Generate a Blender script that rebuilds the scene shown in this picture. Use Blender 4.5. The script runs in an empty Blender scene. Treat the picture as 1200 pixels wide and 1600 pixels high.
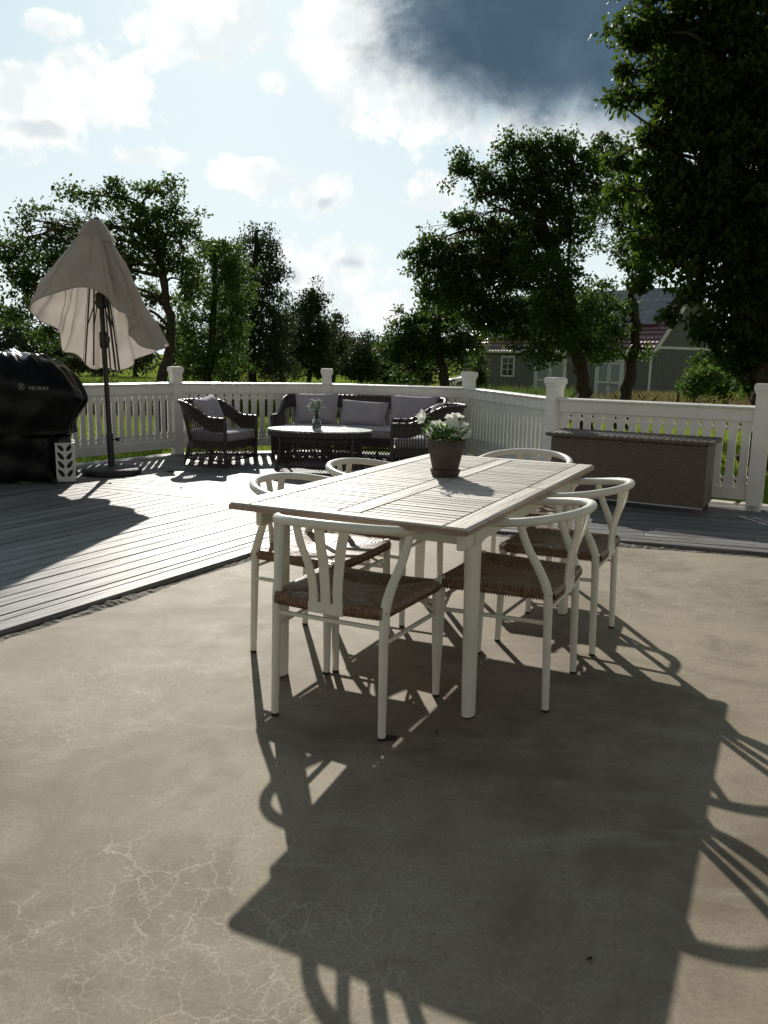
import bpy, bmesh, math, random
import numpy as np
from math import sin, cos, pi, radians, atan2, hypot
from mathutils import Vector, Matrix
random.seed(7); rng = np.random.default_rng(11)
S = bpy.context.scene
COL = S.collection

# ------------------------------------------------------------ camera
F_PX, PITCH, ROLL, CAM_H = 1278.55, radians(10.717), radians(1.042), 1.2666
_fw = np.array([0, cos(PITCH), -sin(PITCH)]); _rt = np.array([1., 0, 0]); _up = np.cross(_rt, _fw)
_r = cos(ROLL)*_rt + sin(ROLL)*_up; _u = -sin(ROLL)*_rt + cos(ROLL)*_up
cam_d = bpy.data.cameras.new('camera'); cam = bpy.data.objects.new('camera', cam_d); COL.objects.link(cam)
cam.matrix_world = Matrix(((_r[0], _u[0], -_fw[0], 0), (_r[1], _u[1], -_fw[1], 0), (_r[2], _u[2], -_fw[2], CAM_H), (0, 0, 0, 1)))
cam_d.sensor_fit = 'VERTICAL'; cam_d.sensor_height = 36; cam_d.lens = F_PX/1600*36
cam_d.clip_start = .05; cam_d.clip_end = 2000
S.camera = cam

# ------------------------------------------------------------ sky and sun
SUN_AZ, SUN_EL = radians(-10.17), radians(29.14)
SUN = Vector((sin(SUN_AZ)*cos(SUN_EL), cos(SUN_AZ)*cos(SUN_EL), sin(SUN_EL)))
SUN_STRENGTH, SKY_STRENGTH = 5.0, 0.055
W_ = bpy.data.worlds.new('World'); S.world = W_; W_.use_nodes = True
sun_d = bpy.data.lights.new('sun', 'SUN'); sun_d.energy = SUN_STRENGTH; sun_d.angle = radians(.53); sun_d.color = (1, .95, .86)
sun = bpy.data.objects.new('sun', sun_d); COL.objects.link(sun); sun.rotation_euler = SUN.to_track_quat('Z', 'Y').to_euler()
S.view_settings.view_transform = 'Standard'; S.view_settings.look = 'None'
S.view_settings.exposure = 0.0; S.view_settings.gamma = 1; S.view_settings.use_curve_mapping = False

class NT:
    """small node helper"""
    def __init__(s, tree): s.t = tree; s.n = tree.nodes; s.l = tree.links
    def new(s, typ, ins=None, **kw):
        n = s.n.new(typ)
        for k, v in kw.items(): setattr(n, k, v)
        for k, v in (ins or {}).items():
            sock = n.inputs[k]
            if hasattr(v, 'links') or isinstance(v, bpy.types.NodeSocket): s.l.new(v, sock)
            else: sock.default_value = v
        return n
    def math(s, op, a, b=0., c=0., clamp=False):
        n = s.new('ShaderNodeMath', {0: a, 1: b, 2: c}, operation=op); n.use_clamp = clamp; return n.outputs[0]
    def mix(s, f, a, b, blend='MIX'):
        n = s.new('ShaderNodeMix', data_type='RGBA', blend_type=blend)
        for i, v in ((0, f), (6, a), (7, b)):
            if isinstance(v, bpy.types.NodeSocket): s.l.new(v, n.inputs[i])
            else: n.inputs[i].default_value = v if i == 0 else (tuple(v)+(1,) if len(v) == 3 else v)
        return n.outputs[2]
    def ramp(s, f, lo, hi, a=0., b=1., smooth=True):
        n = s.new('ShaderNodeMapRange', {0: f, 1: lo, 2: hi, 3: a, 4: b}, interpolation_type='SMOOTHSTEP' if smooth else 'LINEAR'); return n.outputs[0]
    def noise(s, vec, scale, detail=4., rough=.55, dist=0., out=0):
        n = s.new('ShaderNodeTexNoise', {'Vector': vec, 'Scale': scale, 'Detail': detail, 'Roughness': rough, 'Distortion': dist}); return n.outputs[out]

def build_world():
    T = NT(W_.node_tree); T.n.clear()
    out = T.new('ShaderNodeOutputWorld'); bg = T.new('ShaderNodeBackground'); T.l.new(bg.outputs[0], out.inputs[0])
    sky = T.new('ShaderNodeTexSky', sky_type='NISHITA', sun_disc=False)
    sky.sun_elevation = SUN_EL; sky.sun_rotation = SUN_AZ; sky.air_density = 1.0; sky.dust_density = .9; sky.ozone_density = 1.0
    tc = T.new('ShaderNodeTexCoord'); d = tc.outputs['Generated']
    sp = T.new('ShaderNodeSeparateXYZ', {0: d})
    az = T.math('MULTIPLY', T.math('ARCTAN2', sp.outputs[0], sp.outputs[1]), 180/pi)
    el = T.math('MULTIPLY', T.math('ARCSINE', sp.outputs[2]), 180/pi)
    nz = T.noise(d, 8., 9., .62, .25)
    nzf = T.noise(d, 30., 7., .62, .15)
    def blobs(lst):
        res = None
        for (a, e, sa, se) in lst:
            x = T.math('DIVIDE', T.math('SUBTRACT', az, a), sa); y = T.math('DIVIDE', T.math('SUBTRACT', el, e), se)
            q = T.math('SUBTRACT', 1., T.math('SQRT', T.math('ADD', T.math('MULTIPLY', x, x), T.math('MULTIPLY', y, y))))
            res = q if res is None else T.math('MAXIMUM', res, q)
        return res
    def ncomb(amp1, amp2):
        return T.math('ADD', T.math('MULTIPLY', T.math('SUBTRACT', nz, .5), amp1), T.math('MULTIPLY', T.math('SUBTRACT', nzf, .5), amp2))
    white = blobs([(-11, 20.0, 6.5, 3.4), (-4, 18.8, 6, 4.0), (0.5, 16.8, 5.5, 4.0), (3.5, 15.0, 5.0, 2.9), (8, 14.2, 6, 2.4), (14, 13.8, 8, 2.2), (-1.5, 21, 6, 4),
                   (-24, 14.0, 7.2, 3.0), (-18.6, 15.2, 4.0, 2.6), (-8.2, 11.5, 5.0, 1.2), (-4.8, 10.5, 3.0, 1.7),
                   (-3.5, 5.6, 5.2, 2.6), (0, 3.2, 8, 2.0), (-15.6, 12.0, 3.4, 1.0), (3.2, 10.4, 2.8, 2.0), (-7.5, 16.8, 1.8, 1.2), (-21, 18.6, 2.0, 1.0), (-15.2, 17.4, 1.2, .8)])
    wm = T.ramp(T.math('ADD', white, ncomb(2.1, 1.9)), .12, .52)
    # rain cloud in view; unseen spread over and behind added to dim ambient light
    dark = blobs([(8.5, 20.5, 12.5, 8.2), (18, 19.2, 13, 8.2), (6, 26, 13, 10.5), (25, 33, 30, 19), (60, 40, 50, 30), (120, 45, 70, 42), (-150, 48, 80, 44), (180, 75, 120, 40)])
    dm = T.ramp(T.math('ADD', dark, ncomb(.70, .30)), .05, .44)
    # ordinary scattered cloud over the rest of the sky
    z = T.math('ADD', T.math('MAXIMUM', sp.outputs[2], 0.), .16)
    pv = T.new('ShaderNodeCombineXYZ', {0: T.math('DIVIDE', sp.outputs[0], z), 1: T.math('DIVIDE', sp.outputs[1], z), 2: 0.})
    gen = T.ramp(T.noise(pv.outputs[0], .9, 7., .58, .3), .56, .70)
    far = T.ramp(T.math('ABSOLUTE', az), 28., 45.)
    wm = T.math('MAXIMUM', wm, T.math('MULTIPLY', gen, far))
    base = T.new('ShaderNodeVectorMath', {0: sky.outputs[0]}, operation='SCALE'); base.inputs[3].default_value = SKY_STRENGTH
    # thin veil of high cloud, brightest towards the sun
    sd = T.new('ShaderNodeVectorMath', {0: d, 1: tuple(SUN)}, operation='DOT_PRODUCT').outputs['Value']
    veil = T.ramp(sd, .55, .95, .12, .66)
    # unseen grey cloud deck away from the sun, added to shape ambient light
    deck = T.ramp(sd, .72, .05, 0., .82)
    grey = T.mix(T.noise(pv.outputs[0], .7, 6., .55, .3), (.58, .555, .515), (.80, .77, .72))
    over = T.ramp(el, 12., 50., 1., .12)  # low band of the added deck kept bright as fill, overhead dimmed
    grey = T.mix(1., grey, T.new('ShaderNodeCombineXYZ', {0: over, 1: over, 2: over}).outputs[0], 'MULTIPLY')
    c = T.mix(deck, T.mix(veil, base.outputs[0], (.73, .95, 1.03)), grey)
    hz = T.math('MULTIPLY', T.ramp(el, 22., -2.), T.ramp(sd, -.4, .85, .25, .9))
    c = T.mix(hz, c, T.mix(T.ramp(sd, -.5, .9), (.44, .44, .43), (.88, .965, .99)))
    shade = T.ramp(T.math('ADD', T.noise(d, 20., 7., .6, .2), T.math('MULTIPLY', T.math('SUBTRACT', nz, .5), .6)), .36, .62)
    small_dark = T.ramp(T.math('ADD', blobs([(-4.3, 9.9, 1.0, .7), (-2.4, 6.2, 1.6, .6), (-22, 13.0, 3.4, .8), (-6.5, 5.2, 1.2, .9)]), ncomb(2.2, 1.6)), .25, .95)
    wcol = T.mix(shade, (.86, .91, .93), (1.08, 1.08, 1.06))
    wcol = T.mix(T.math('MULTIPLY', small_dark, .5), wcol, (.46, .54, .60))
    glow = T.ramp(sd, .3, .9, .45, 1.)
    wcol = T.mix(1., wcol, T.new('ShaderNodeCombineXYZ', {0: glow, 1: glow, 2: glow}).outputs[0], 'MULTIPLY')
    c = T.mix(T.math('MULTIPLY', wm, .95), c, wcol)
    dsh = T.ramp(T.math('ADD', dark, T.math('MULTIPLY', T.math('SUBTRACT', nz, .5), 1.0)), .10, .60)
    dcol = T.mix(dsh, (.46, .55, .61), (.066, .115, .168))
    tex = T.ramp(T.math('ADD', T.noise(d, 7., 6., .55, .5), T.math('MULTIPLY', T.math('SUBTRACT', nzf, .5), .35)), .38, .68)
    dcol = T.mix(T.math('MULTIPLY', tex, .5), dcol, (.115, .185, .255))
    dcol = T.mix(T.math('MULTIPLY', deck, .9), dcol, (.085, .08, .075))
    c = T.mix(dm, c, dcol)
    T.l.new(c, bg.inputs[0]); bg.inputs[1].default_value = 1.0
build_world()

# ------------------------------------------------------------ helpers
def W(px, py, Y):
    """world point seen at photo pixel (px, py) at depth Y from the camera"""
    d = _fw*F_PX + _r*(px-600) - _u*(py-800)
    return Vector(d*(Y/d[1])) + Vector((0, 0, CAM_H))
def PXM(Y): return Y/F_PX

def mat(name, base=(.5, .5, .5), rough=.5, spec=.5, metal=0.):
    m = bpy.data.materials.new(name); m.use_nodes = True
    T = NT(m.node_tree); b = T.n['Principled BSDF']
    b.inputs['Base Color'].default_value = tuple(base)+(1,); b.inputs['Roughness'].default_value = rough
    b.inputs['Specular IOR Level'].default_value = spec; b.inputs['Metallic'].default_value = metal
    return m, T, b
def bump(T, b, h, strength=.3, dist=.01):
    n = T.new('ShaderNodeBump', {'Height': h, 'Strength': strength, 'Distance': dist}); T.l.new(n.outputs[0], b.inputs['Normal'])
M = {}
def simple(name, base, rough=.5, spec=.5, metal=0., var=.12, scale=12., bscale=0., bst=.2, grime=0.):
    m, T, b = mat(name, base, rough, spec, metal)
    tc = T.new('ShaderNodeTexCoord'); o = tc.outputs['Object']
    n = T.noise(o, scale, 5.)
    lo = tuple(x*(1-var) for x in base); hi = tuple(min(1, x*(1+var)) for x in base)
    c = T.mix(T.ramp(n, .3, .7), lo, hi)
    if grime: c = T.mix(T.math('MULTIPLY', T.ramp(T.noise(o, scale*.35, 6., .65), .52, .75), grime), c, tuple(x*.45 for x in base))
    T.l.new(c, b.inputs['Base Color'])
    T.l.new(T.ramp(T.noise(o, scale*2.3, 3.), .3, .7, max(.03, rough-.07), min(1, rough+.07)), b.inputs['Roughness'])
    if bscale: bump(T, b, T.noise(o, bscale, 4.), bst, .004)
    M[name] = m; return m

def build_materials():
    # concrete
    m, T, b = mat('concrete', (.3, .27, .23), .7, .3); M['concrete'] = m
    o = T.new('ShaderNodeTexCoord').outputs['Object']
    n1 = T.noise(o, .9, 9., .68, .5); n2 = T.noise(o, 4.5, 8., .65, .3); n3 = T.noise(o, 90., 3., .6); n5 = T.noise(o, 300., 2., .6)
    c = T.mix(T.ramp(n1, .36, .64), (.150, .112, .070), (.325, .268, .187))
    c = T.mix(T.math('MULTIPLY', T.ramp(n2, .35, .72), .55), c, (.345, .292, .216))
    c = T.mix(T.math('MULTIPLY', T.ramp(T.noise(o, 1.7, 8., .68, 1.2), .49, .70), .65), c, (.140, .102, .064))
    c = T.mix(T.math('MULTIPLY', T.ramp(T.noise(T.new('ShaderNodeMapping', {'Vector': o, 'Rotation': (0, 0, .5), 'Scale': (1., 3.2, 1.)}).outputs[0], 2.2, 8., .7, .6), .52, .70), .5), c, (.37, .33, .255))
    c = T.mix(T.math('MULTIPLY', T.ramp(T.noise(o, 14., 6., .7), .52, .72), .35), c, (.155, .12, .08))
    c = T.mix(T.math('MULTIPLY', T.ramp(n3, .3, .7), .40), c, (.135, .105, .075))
    warp = T.new('ShaderNodeVectorMath', {0: o, 1: T.new('ShaderNodeVectorMath', {0: T.noise(o, 5.5, 5., .65, out=1), 3: .09}, operation='SCALE').outputs[0]}, operation='ADD').outputs[0]
    warp2 = T.new('ShaderNodeVectorMath', {0: warp, 1: T.new('ShaderNodeVectorMath', {0: T.noise(o, 26., 3., .6, out=1), 3: .03}, operation='SCALE').outputs[0]}, operation='ADD').outputs[0]
    masks = []
    cbias = None
    for (cx, cy, rr, am) in ((-.29, 1.62, .55, .20), (-.95, 2.95, .55, .15), (-.60, 1.58, .45, .12), (-1.25, 2.70, .5, .10), (1.6, 4.7, 1.2, .06), (.55, 2.3, 1.3, -.16), (-.6, 2.1, .4, .05)):
        dd = T.new('ShaderNodeVectorMath', {0: o, 1: (cx, cy, 0)}, operation='DISTANCE').outputs['Value']
        g = T.ramp(dd, rr*1.3, 0., 0., am)
        cbias = g if cbias is None else T.math('ADD', cbias, g)
    for sc, w, lo, hi, ms, seed in ((6.0, .0105, .47, .62, .75, 0.), (11., .017, .50, .66, 1.1, 31.), (19., .022, .54, .68, 1.3, 57.)):
        v = T.new('ShaderNodeTexVoronoi', {'Vector': warp2, 'Scale': sc}, feature='DISTANCE_TO_EDGE')
        off = T.new('ShaderNodeVectorMath', {0: o, 1: (seed, seed*.7, 3.)}, operation='ADD').outputs[0]
        mk = T.ramp(T.math('ADD', T.noise(off, ms, 5., .6, .4), cbias), lo, hi)
        wv = T.math('MULTIPLY', T.ramp(T.noise(off, 7., 3.), .35, .7, .25, 1.6), w)
        line = T.math('SUBTRACT', 1., T.math('DIVIDE', v.outputs[0], wv), clamp=True)
        masks.append(T.math('MULTIPLY', T.math('MULTIPLY', line, mk), .66))
    cr = T.math('MAXIMUM', T.math('MAXIMUM', masks[0], masks[1]), masks[2])
    c = T.mix(cr, c, (.45, .40, .31))
    fl = T.math('MULTIPLY', T.ramp(T.noise(o, 38., 4., .7), .67, .74), T.ramp(T.noise(o, 1.3, 3.), .52, .62))
    c = T.mix(T.math('MULTIPLY', fl, .6), c, (.40, .375, .34))
    dk = T.math('MULTIPLY', T.ramp(T.noise(o, 55., 3., .7, .2), .72, .78), .6)
    c = T.mix(dk, c, (.10, .085, .07))
    spk = T.ramp(n5, .74, .80)
    c = T.mix(T.math('MULTIPLY', spk, .55), c, (.55, .53, .5))
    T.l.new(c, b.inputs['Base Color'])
    T.l.new(T.math('SUBTRACT', T.ramp(n2, .3, .7, .68, .75), T.math('MULTIPLY', spk, .25)), b.inputs['Roughness'])
    hgt = T.math('ADD', T.math('MULTIPLY', n3, .5), T.math('ADD', T.math('MULTIPLY', n5, .35), T.math('MULTIPLY', n2, .04)))
    bump(T, b, hgt, .30, .004)

    def wood(name, lo, hi, dark, rough=.55, gscale=1., spec=.4, knots=True, rnd=.25):
        m, T, b = mat(name, hi, rough, spec); M[name] = m
        o = T.new('ShaderNodeTexCoord').outputs['Object']; oi = T.new('ShaderNodeObjectInfo')
        off = T.new('ShaderNodeVectorMath', {0: o, 1: T.new('ShaderNodeCombineXYZ', {0: T.math('MULTIPLY', oi.outputs['Random'], 37.), 1: T.math('MULTIPLY', oi.outputs['Random'], 11.), 2: 0.}).outputs[0]}, operation='ADD').outputs[0]
        st = T.new('ShaderNodeMapping', {'Vector': off, 'Scale': (1.6*gscale, 42*gscale, 42*gscale)}).outputs[0]
        st2 = T.new('ShaderNodeMapping', {'Vector': off, 'Scale': (5*gscale, 150*gscale, 150*gscale)}).outputs[0]
        g1 = T.noise(st, 1., 7., .65, .8); g2 = T.noise(st2, 1., 3., .6)
        c = T.mix(T.ramp(g1, .3, .7), lo, hi)
        c = T.mix(T.math('MULTIPLY', T.ramp(g2, .50, .75), .7), c, dark)
        if knots:
            kv = T.new('ShaderNodeMapping', {'Vector': off, 'Scale': (2.6, 9., 9.)}).outputs[0]
            v = T.new('ShaderNodeTexVoronoi', {'Vector': kv, 'Scale': 1.}, feature='F1')
            c = T.mix(T.math('MULTIPLY', T.math('SUBTRACT', 1., T.ramp(v.outputs[0], .04, .15)), .75), c, dark)
        tint = T.math('ADD', 1.-rnd/2, T.math('MULTIPLY', oi.outputs['Random'], rnd))
        hsv = T.new('ShaderNodeHueSaturation', {'Color': c, 'Value': tint})
        T.l.new(hsv.outputs[0], b.inputs['Base Color'])
        T.l.new(T.ramp(g1, .3, .7, rough-.08, rough+.12), b.inputs['Roughness'])
        T.l.new(T.math('MULTIPLY', T.math('MULTIPLY', T.ramp(g2, .42, .66, 1., .30), T.ramp(g1, .30, .62, .55, 1.)), spec*1.25), b.inputs['Specular IOR Level'])
        bump(T, b, T.math('ADD', T.math('MULTIPLY', g2, .6), g1), .45, .003)
    wood('deck_wood', (.105, .099, .094), (.215, .207, .198), (.035, .032, .03), .52, .55, .47, rnd=.5)
    wood('teak', (.40, .355, .295), (.66, .615, .54), (.15, .115, .09), .50, .8, .40, knots=False, rnd=.22)
    wood('teak_edge', (.30, .21, .155), (.43, .33, .26), (.12, .08, .06), .55, 1.6, .35, knots=False, rnd=.1)
    simple('white_paint', (.84, .825, .775), .28, .5, var=.04, scale=6, bscale=40, bst=.08, grime=.16)
    simple('chair_paint', (.70, .675, .585), .38, .45, var=.05, scale=11, grime=.07)
    simple('cord', (.215, .135, .078), .42, .45, var=.35, scale=60)
    simple('wicker', (.060, .049, .043), .42, .4, var=.2, scale=40)
    simple('box_wicker', (.135, .106, .082), .5, .35, var=.10, scale=30)
    simple('cushion', (.40, .37, .395), .85, .2, var=.06, scale=5, bscale=260, bst=.25)
    simple('pole_dark', (.035, .026, .022), .35, .5)
    simple('base_dark', (.045, .042, .043), .6, .4, bscale=60)
    simple('rubber', (.02, .02, .02), .6, .3)
    simple('terracotta', (.075, .055, .049), .75, .3, var=.25, scale=16, bscale=50, bst=.3, grime=.5)
    simple('soil', (.05, .035, .025), .9, .2, bscale=30, bst=.6)
    simple('cabinet_white', (.62, .61, .57), .4, .5, var=.03)
    simple('mortar', (.23, .205, .17), .9, .2, var=.5, scale=22, bscale=35, bst=.8, grime=.7)
    simple('stone', (.38, .35, .30), .85, .3, var=.25, scale=6, bscale=20, bst=.5)
    simple('bark', (.050, .040, .032), .9, .2, var=.4, scale=14, bscale=18, bst=.8)
    simple('barn_wall', (.155, .162, .158), .7, .3, var=.06, scale=5)
    simple('barn_door', (.27, .295, .30), .6, .3, var=.05, scale=5)
    simple('barn_trim', (.60, .61, .60), .5, .4, var=.04)
    simple('roof_tile', (.115, .032, .03), .45, .5, var=.25, scale=9)
    simple('solar', (.012, .013, .018), .12, .6, var=.1)
    simple('alu', (.62, .62, .62), .35, .5, .8)
    simple('dark_glass', (.02, .025, .03), .08, .6)
    simple('car_paint', (.72, .73, .74), .2, .6, var=.02)
    simple('logo', (.42, .42, .42), .5, .3, var=.02)
    simple('petal', (.80, .80, .76), .6, .3, var=.04)
    simple('iron', (.03, .028, .026), .6, .4)
    # vinyl cover, wrinkled
    m, T, b = mat('vinyl', (.0035, .0035, .004), .30, .20); M['vinyl'] = m
    o = T.new('ShaderNodeTexCoord').outputs['Object']
    st = T.new('ShaderNodeMapping', {'Vector': o, 'Scale': (9., 4., 5.)}).outputs[0]
    bump(T, b, T.math('ADD', T.noise(st, 1.2, 5., .55, 1.2), T.math('MULTIPLY', T.noise(o, 60., 2.), .06)), .28, .02)
    # cloth of the parasol
    m, T, b = mat('parasol_cloth', (.57, .50, .45), .85, .2); M['parasol_cloth'] = m
    o = T.new('ShaderNodeTexCoord').outputs['Object']
    c = T.mix(T.ramp(T.noise(o, 4., 5.), .3, .7), (.475, .415, .37), (.565, .50, .45)); T.l.new(c, b.inputs['Base Color'])
    bump(T, b, T.noise(o, 400., 2.), .2, .002)
    tr = T.new('ShaderNodeBsdfTranslucent', {'Color': c}); mx = T.new('ShaderNodeMixShader', {0: .33, 1: b.outputs[0], 2: tr.outputs[0]})
    T.l.new(mx.outputs[0], T.n['Material Output'].inputs[0])
    # foliage
    def leafmat(name, c1, c2, tcol, tw=.4, rough=.58):
        m, T, b = mat(name, c1, rough, .18); M[name] = m
        g = T.new('ShaderNodeNewGeometry'); o = T.new('ShaderNodeTexCoord').outputs['Object']
        r = g.outputs['Random Per Island']
        c = T.mix(r, c1, c2); T.l.new(c, b.inputs['Base Color'])
        tc2 = T.mix(r, tcol, tuple(x*.7 for x in tcol))
        tr = T.new('ShaderNodeBsdfTranslucent', {'Color': tc2}); mx = T.new('ShaderNodeMixShader', {0: tw, 1: b.outputs[0], 2: tr.outputs[0]})
        T.l.new(mx.outputs[0], T.n['Material Output'].inputs[0])
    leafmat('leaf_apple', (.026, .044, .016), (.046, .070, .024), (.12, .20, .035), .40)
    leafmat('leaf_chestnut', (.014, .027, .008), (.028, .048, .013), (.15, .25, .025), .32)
    leafmat('leaf_birch', (.030, .045, .022), (.048, .066, .030), (.07, .11, .03), .28)
    leafmat('leaf_far', (.036, .050, .030), (.052, .068, .036), (.07, .10, .04), .25)
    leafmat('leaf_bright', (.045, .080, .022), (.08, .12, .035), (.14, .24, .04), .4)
    leafmat('grass_tall', (.055, .085, .025), (.11, .14, .04), (.16, .24, .05), .4, .6)
    leafmat('grass_dry', (.14, .12, .055), (.22, .17, .085), (.26, .22, .09), .4, .7)
    leafmat('grass_lawn', (.08, .14, .025), (.12, .18, .035), (.36, .50, .05), .45, .55)
    leafmat('flower_leaf', (.04, .09, .03), (.08, .15, .05), (.16, .30, .06), .4)
    m, T, b = mat('lawn', (.06, .11, .025), 1., .0); M['lawn'] = m
    o = T.new('ShaderNodeTexCoord').outputs['Object']
    c = T.mix(T.ramp(T.noise(o, .35, 6., .6), .35, .65), (.18, .245, .032), (.235, .285, .055))
    c = T.mix(T.math('MULTIPLY', T.ramp(T.noise(o, 9., 5.), .4, .7), .6), c, (.10, .15, .026))
    T.l.new(c, b.inputs['Base Color']); bump(T, b, T.noise(o, 25., 5., .7), 1., .05)
    m, T, b = mat('petal_soft', (.8, .8, .76), .6, .3); M['petal_soft'] = m
    tr = T.new('ShaderNodeBsdfTranslucent', {'Color': (.8, .82, .74, 1)}); mx = T.new('ShaderNodeMixShader', {0: .4, 1: b.outputs[0], 2: tr.outputs[0]})
    o = T.new('ShaderNodeTexCoord').outputs['Object']; T.l.new(T.mix(T.noise(o, 60., 3.), (.76, .77, .72), (.84, .84, .80)), b.inputs['Base Color'])
    T.l.new(mx.outputs[0], T.n['Material Output'].inputs[0])
    def glass(name, col, rough=.0):
        m, T, b = mat(name, col, rough, .5); M[name] = m
        b.inputs['Transmission Weight'].default_value = 1.; b.inputs['IOR'].default_value = 1.45
        o = T.new('ShaderNodeTexCoord').outputs['Object']; bump(T, b, T.noise(o, 6., 2.), .03, .002)
    glass('glass', (.95, .98, .97))
    m, T, b = mat('table_glass', (.50, .58, .55), .16, .8); M['table_glass'] = m
    b.inputs['Transmission Weight'].default_value = .35
    o = T.new('ShaderNodeTexCoord').outputs['Object']
    T.l.new(T.mix(T.ramp(T.noise(o, 45., 4., .7), .35, .65), (.40, .48, .45), (.60, .67, .64)), b.inputs['Base Color'])  # pale base has reflected sky and sun painted in, plus dirty spots
    T.l.new(T.ramp(T.noise(o, 70., 3., .7), .35, .65, .12, .40), b.inputs['Roughness'])
build_materials()

class MB:
    def __init__(s): s.v = []; s.f = []; s.mi = []
    def add(s, vs, fs, mi=0):
        k = len(s.v); s.v += [tuple(p) for p in vs]; s.f += [tuple(i+k for i in f) for f in fs]; s.mi += [mi]*len(fs)
    def box(s, c, h, rot=None, bev=0., mi=0):
        """box centre c, half sizes h, optional 3x3 rotation, chamfered along its vertical and top edges"""
        hx, hy, hz = h; R3 = rot or Matrix.Identity(3); b = min(bev, hx*.9, hy*.9, hz*.9)
        if b <= 0:
            vs = [Vector((x*hx, y*hy, z*hz)) for z in (-1, 1) for x, y in ((-1, -1), (1, -1), (1, 1), (-1, 1))]
            fs = [(3, 2, 1, 0), (4, 5, 6, 7)]+[(i, (i+1) % 4, (i+1) % 4+4, i+4) for i in range(4)]
        else:
            def ring(z, i):
                x, y = hx-i, hy-i
                return [Vector(p) for p in ((-x, -y, z), (x, -y, z), (x, y, z), (-x, y, z))]
            vs = ring(-hz, b)+ring(-hz+b, 0)+ring(hz-b, 0)+ring(hz, b)
            fs = [(3, 2, 1, 0), (12, 13, 14, 15)]
            for k in range(3):
                fs += [(k*4+i, k*4+(i+1) % 4, k*4+4+(i+1) % 4, k*4+4+i) for i in range(4)]
        s.add([R3 @ p+Vector(c) for p in vs], fs, mi)
    def bar(s, a, b, w, t, up=(0, 0, 1), bev=0.):
        a, b = Vector(a), Vector(b); x = (b-a); L = x.length; x.normalize()
        z = Vector(up); z = (z-x*z.dot(x)).normalized(); y = z.cross(x)
        s.box((a+b)/2, (L/2, w/2, t/2), Matrix((x, y, z)).transposed(), bev)
    def tube(s, pts, r, n=8, cap=True, sy=1., up=None, twist=0.):
        pts = [Vector(p) for p in pts]; N = len(pts)
        rr = r if hasattr(r, '__len__') else [r]*N
        k = len(s.v); ref = None
        for i, p in enumerate(pts):
            t = (pts[min(i+1, N-1)]-pts[max(i-1, 0)]).normalized()
            if ref is None:
                ref = Vector(up) if up else (Vector((0, 0, 1)) if abs(t.z) < .9 else Vector((1, 0, 0)))
            a = (ref-t*ref.dot(t))
            if a.length < 1e-6: a = t.orthogonal()
            a.normalize(); b = t.cross(a); ref = a
            for j in range(n):
                th = 2*pi*j/n+twist*i
                s.v.append(tuple(p+a*(cos(th)*rr[i])+b*(sin(th)*rr[i]*sy)))
        for i in range(N-1):
            for j in range(n):
                s.f.append((k+i*n+j, k+i*n+(j+1) % n, k+(i+1)*n+(j+1) % n, k+(i+1)*n+j)); s.mi.append(0)
        if cap:
            s.f.append(tuple(k+j for j in reversed(range(n)))); s.f.append(tuple(k+(N-1)*n+j for j in range(n))); s.mi += [0, 0]
    def lathe(s, prof, n=32, c=(0, 0, 0), sy=1.):
        k = len(s.v); c = Vector(c)
        for r, z in prof:
            for j in range(n):
                th = 2*pi*j/n; s.v.append(tuple(c+Vector((r*cos(th), r*sin(th)*sy, z))))
        for i in range(len(prof)-1):
            for j in range(n): s.f.append((k+i*n+j, k+i*n+(j+1) % n, k+(i+1)*n+(j+1) % n, k+(i+1)*n+j)); s.mi.append(0)
    def grid(s, P, closed_u=False, flip=False):
        nu = len(P); nv = len(P[0]); k = len(s.v)
        for row in P: s.v += [tuple(p) for p in row]
        for i in range(nu if closed_u else nu-1):
            for j in range(nv-1):
                i2 = (i+1) % nu
                f = (k+i*nv+j, k+i2*nv+j, k+i2*nv+j+1, k+i*nv+j+1); s.f.append(f[::-1] if flip else f); s.mi.append(0)
    def prism(s, poly, axis_pts):
        """polygon (list of 2D) extruded: axis_pts maps (x, y, t) -> 3D for t in 0, 1"""
        n = len(poly); k = len(s.v)
        for t in (0, 1): s.v += [tuple(axis_pts(x, y, t)) for x, y in poly]
        s.f.append(tuple(k+i for i in reversed(range(n)))); s.f.append(tuple(k+n+i for i in range(n)))
        for i in range(n): s.f.append((k+i, k+(i+1) % n, k+n+(i+1) % n, k+n+i))
        s.mi += [0]*(n+2)
    def build(s, name, m, parent=None, smooth=False, loc=None, rotz=0., mesh_only=False):
        me = bpy.data.meshes.new(name); me.from_pydata(s.v, [], s.f)
        for x in (m if isinstance(m, (list, tuple)) else [m]): me.materials.append(M[x] if isinstance(x, str) else x)
        if any(s.mi): me.polygons.foreach_set('material_index', s.mi)
        if smooth: me.polygons.foreach_set('use_smooth', [True]*len(me.polygons))
        me.update()
        if smooth: sharp(me)
        return me if mesh_only else link(name, me, parent, loc, rotz)
def sharp(me, ang=40):
    bm = bmesh.new(); bm.from_mesh(me); bmesh.ops.recalc_face_normals(bm, faces=bm.faces)
    lim = radians(ang)
    for e in bm.edges:
        if len(e.link_faces) == 2 and e.calc_face_angle(0) > lim: e.smooth = False
    bm.to_mesh(me); bm.free()
def link(name, data, parent=None, loc=None, rotz=0.):
    o = bpy.data.objects.new(name, data); COL.objects.link(o)
    if parent: o.parent = parent
    if loc is not None: o.location = loc
    if rotz: o.rotation_euler = (0, 0, rotz)
    return o
def tag(o, label, cat, group=None):
    o['label'] = label; o['category'] = cat
    if group: o['group'] = group
    return o
def thing(name, label, cat, loc=(0, 0, 0), rotz=0., group=None):
    return tag(link(name, None, None, loc, rotz), label, cat, group)
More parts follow.
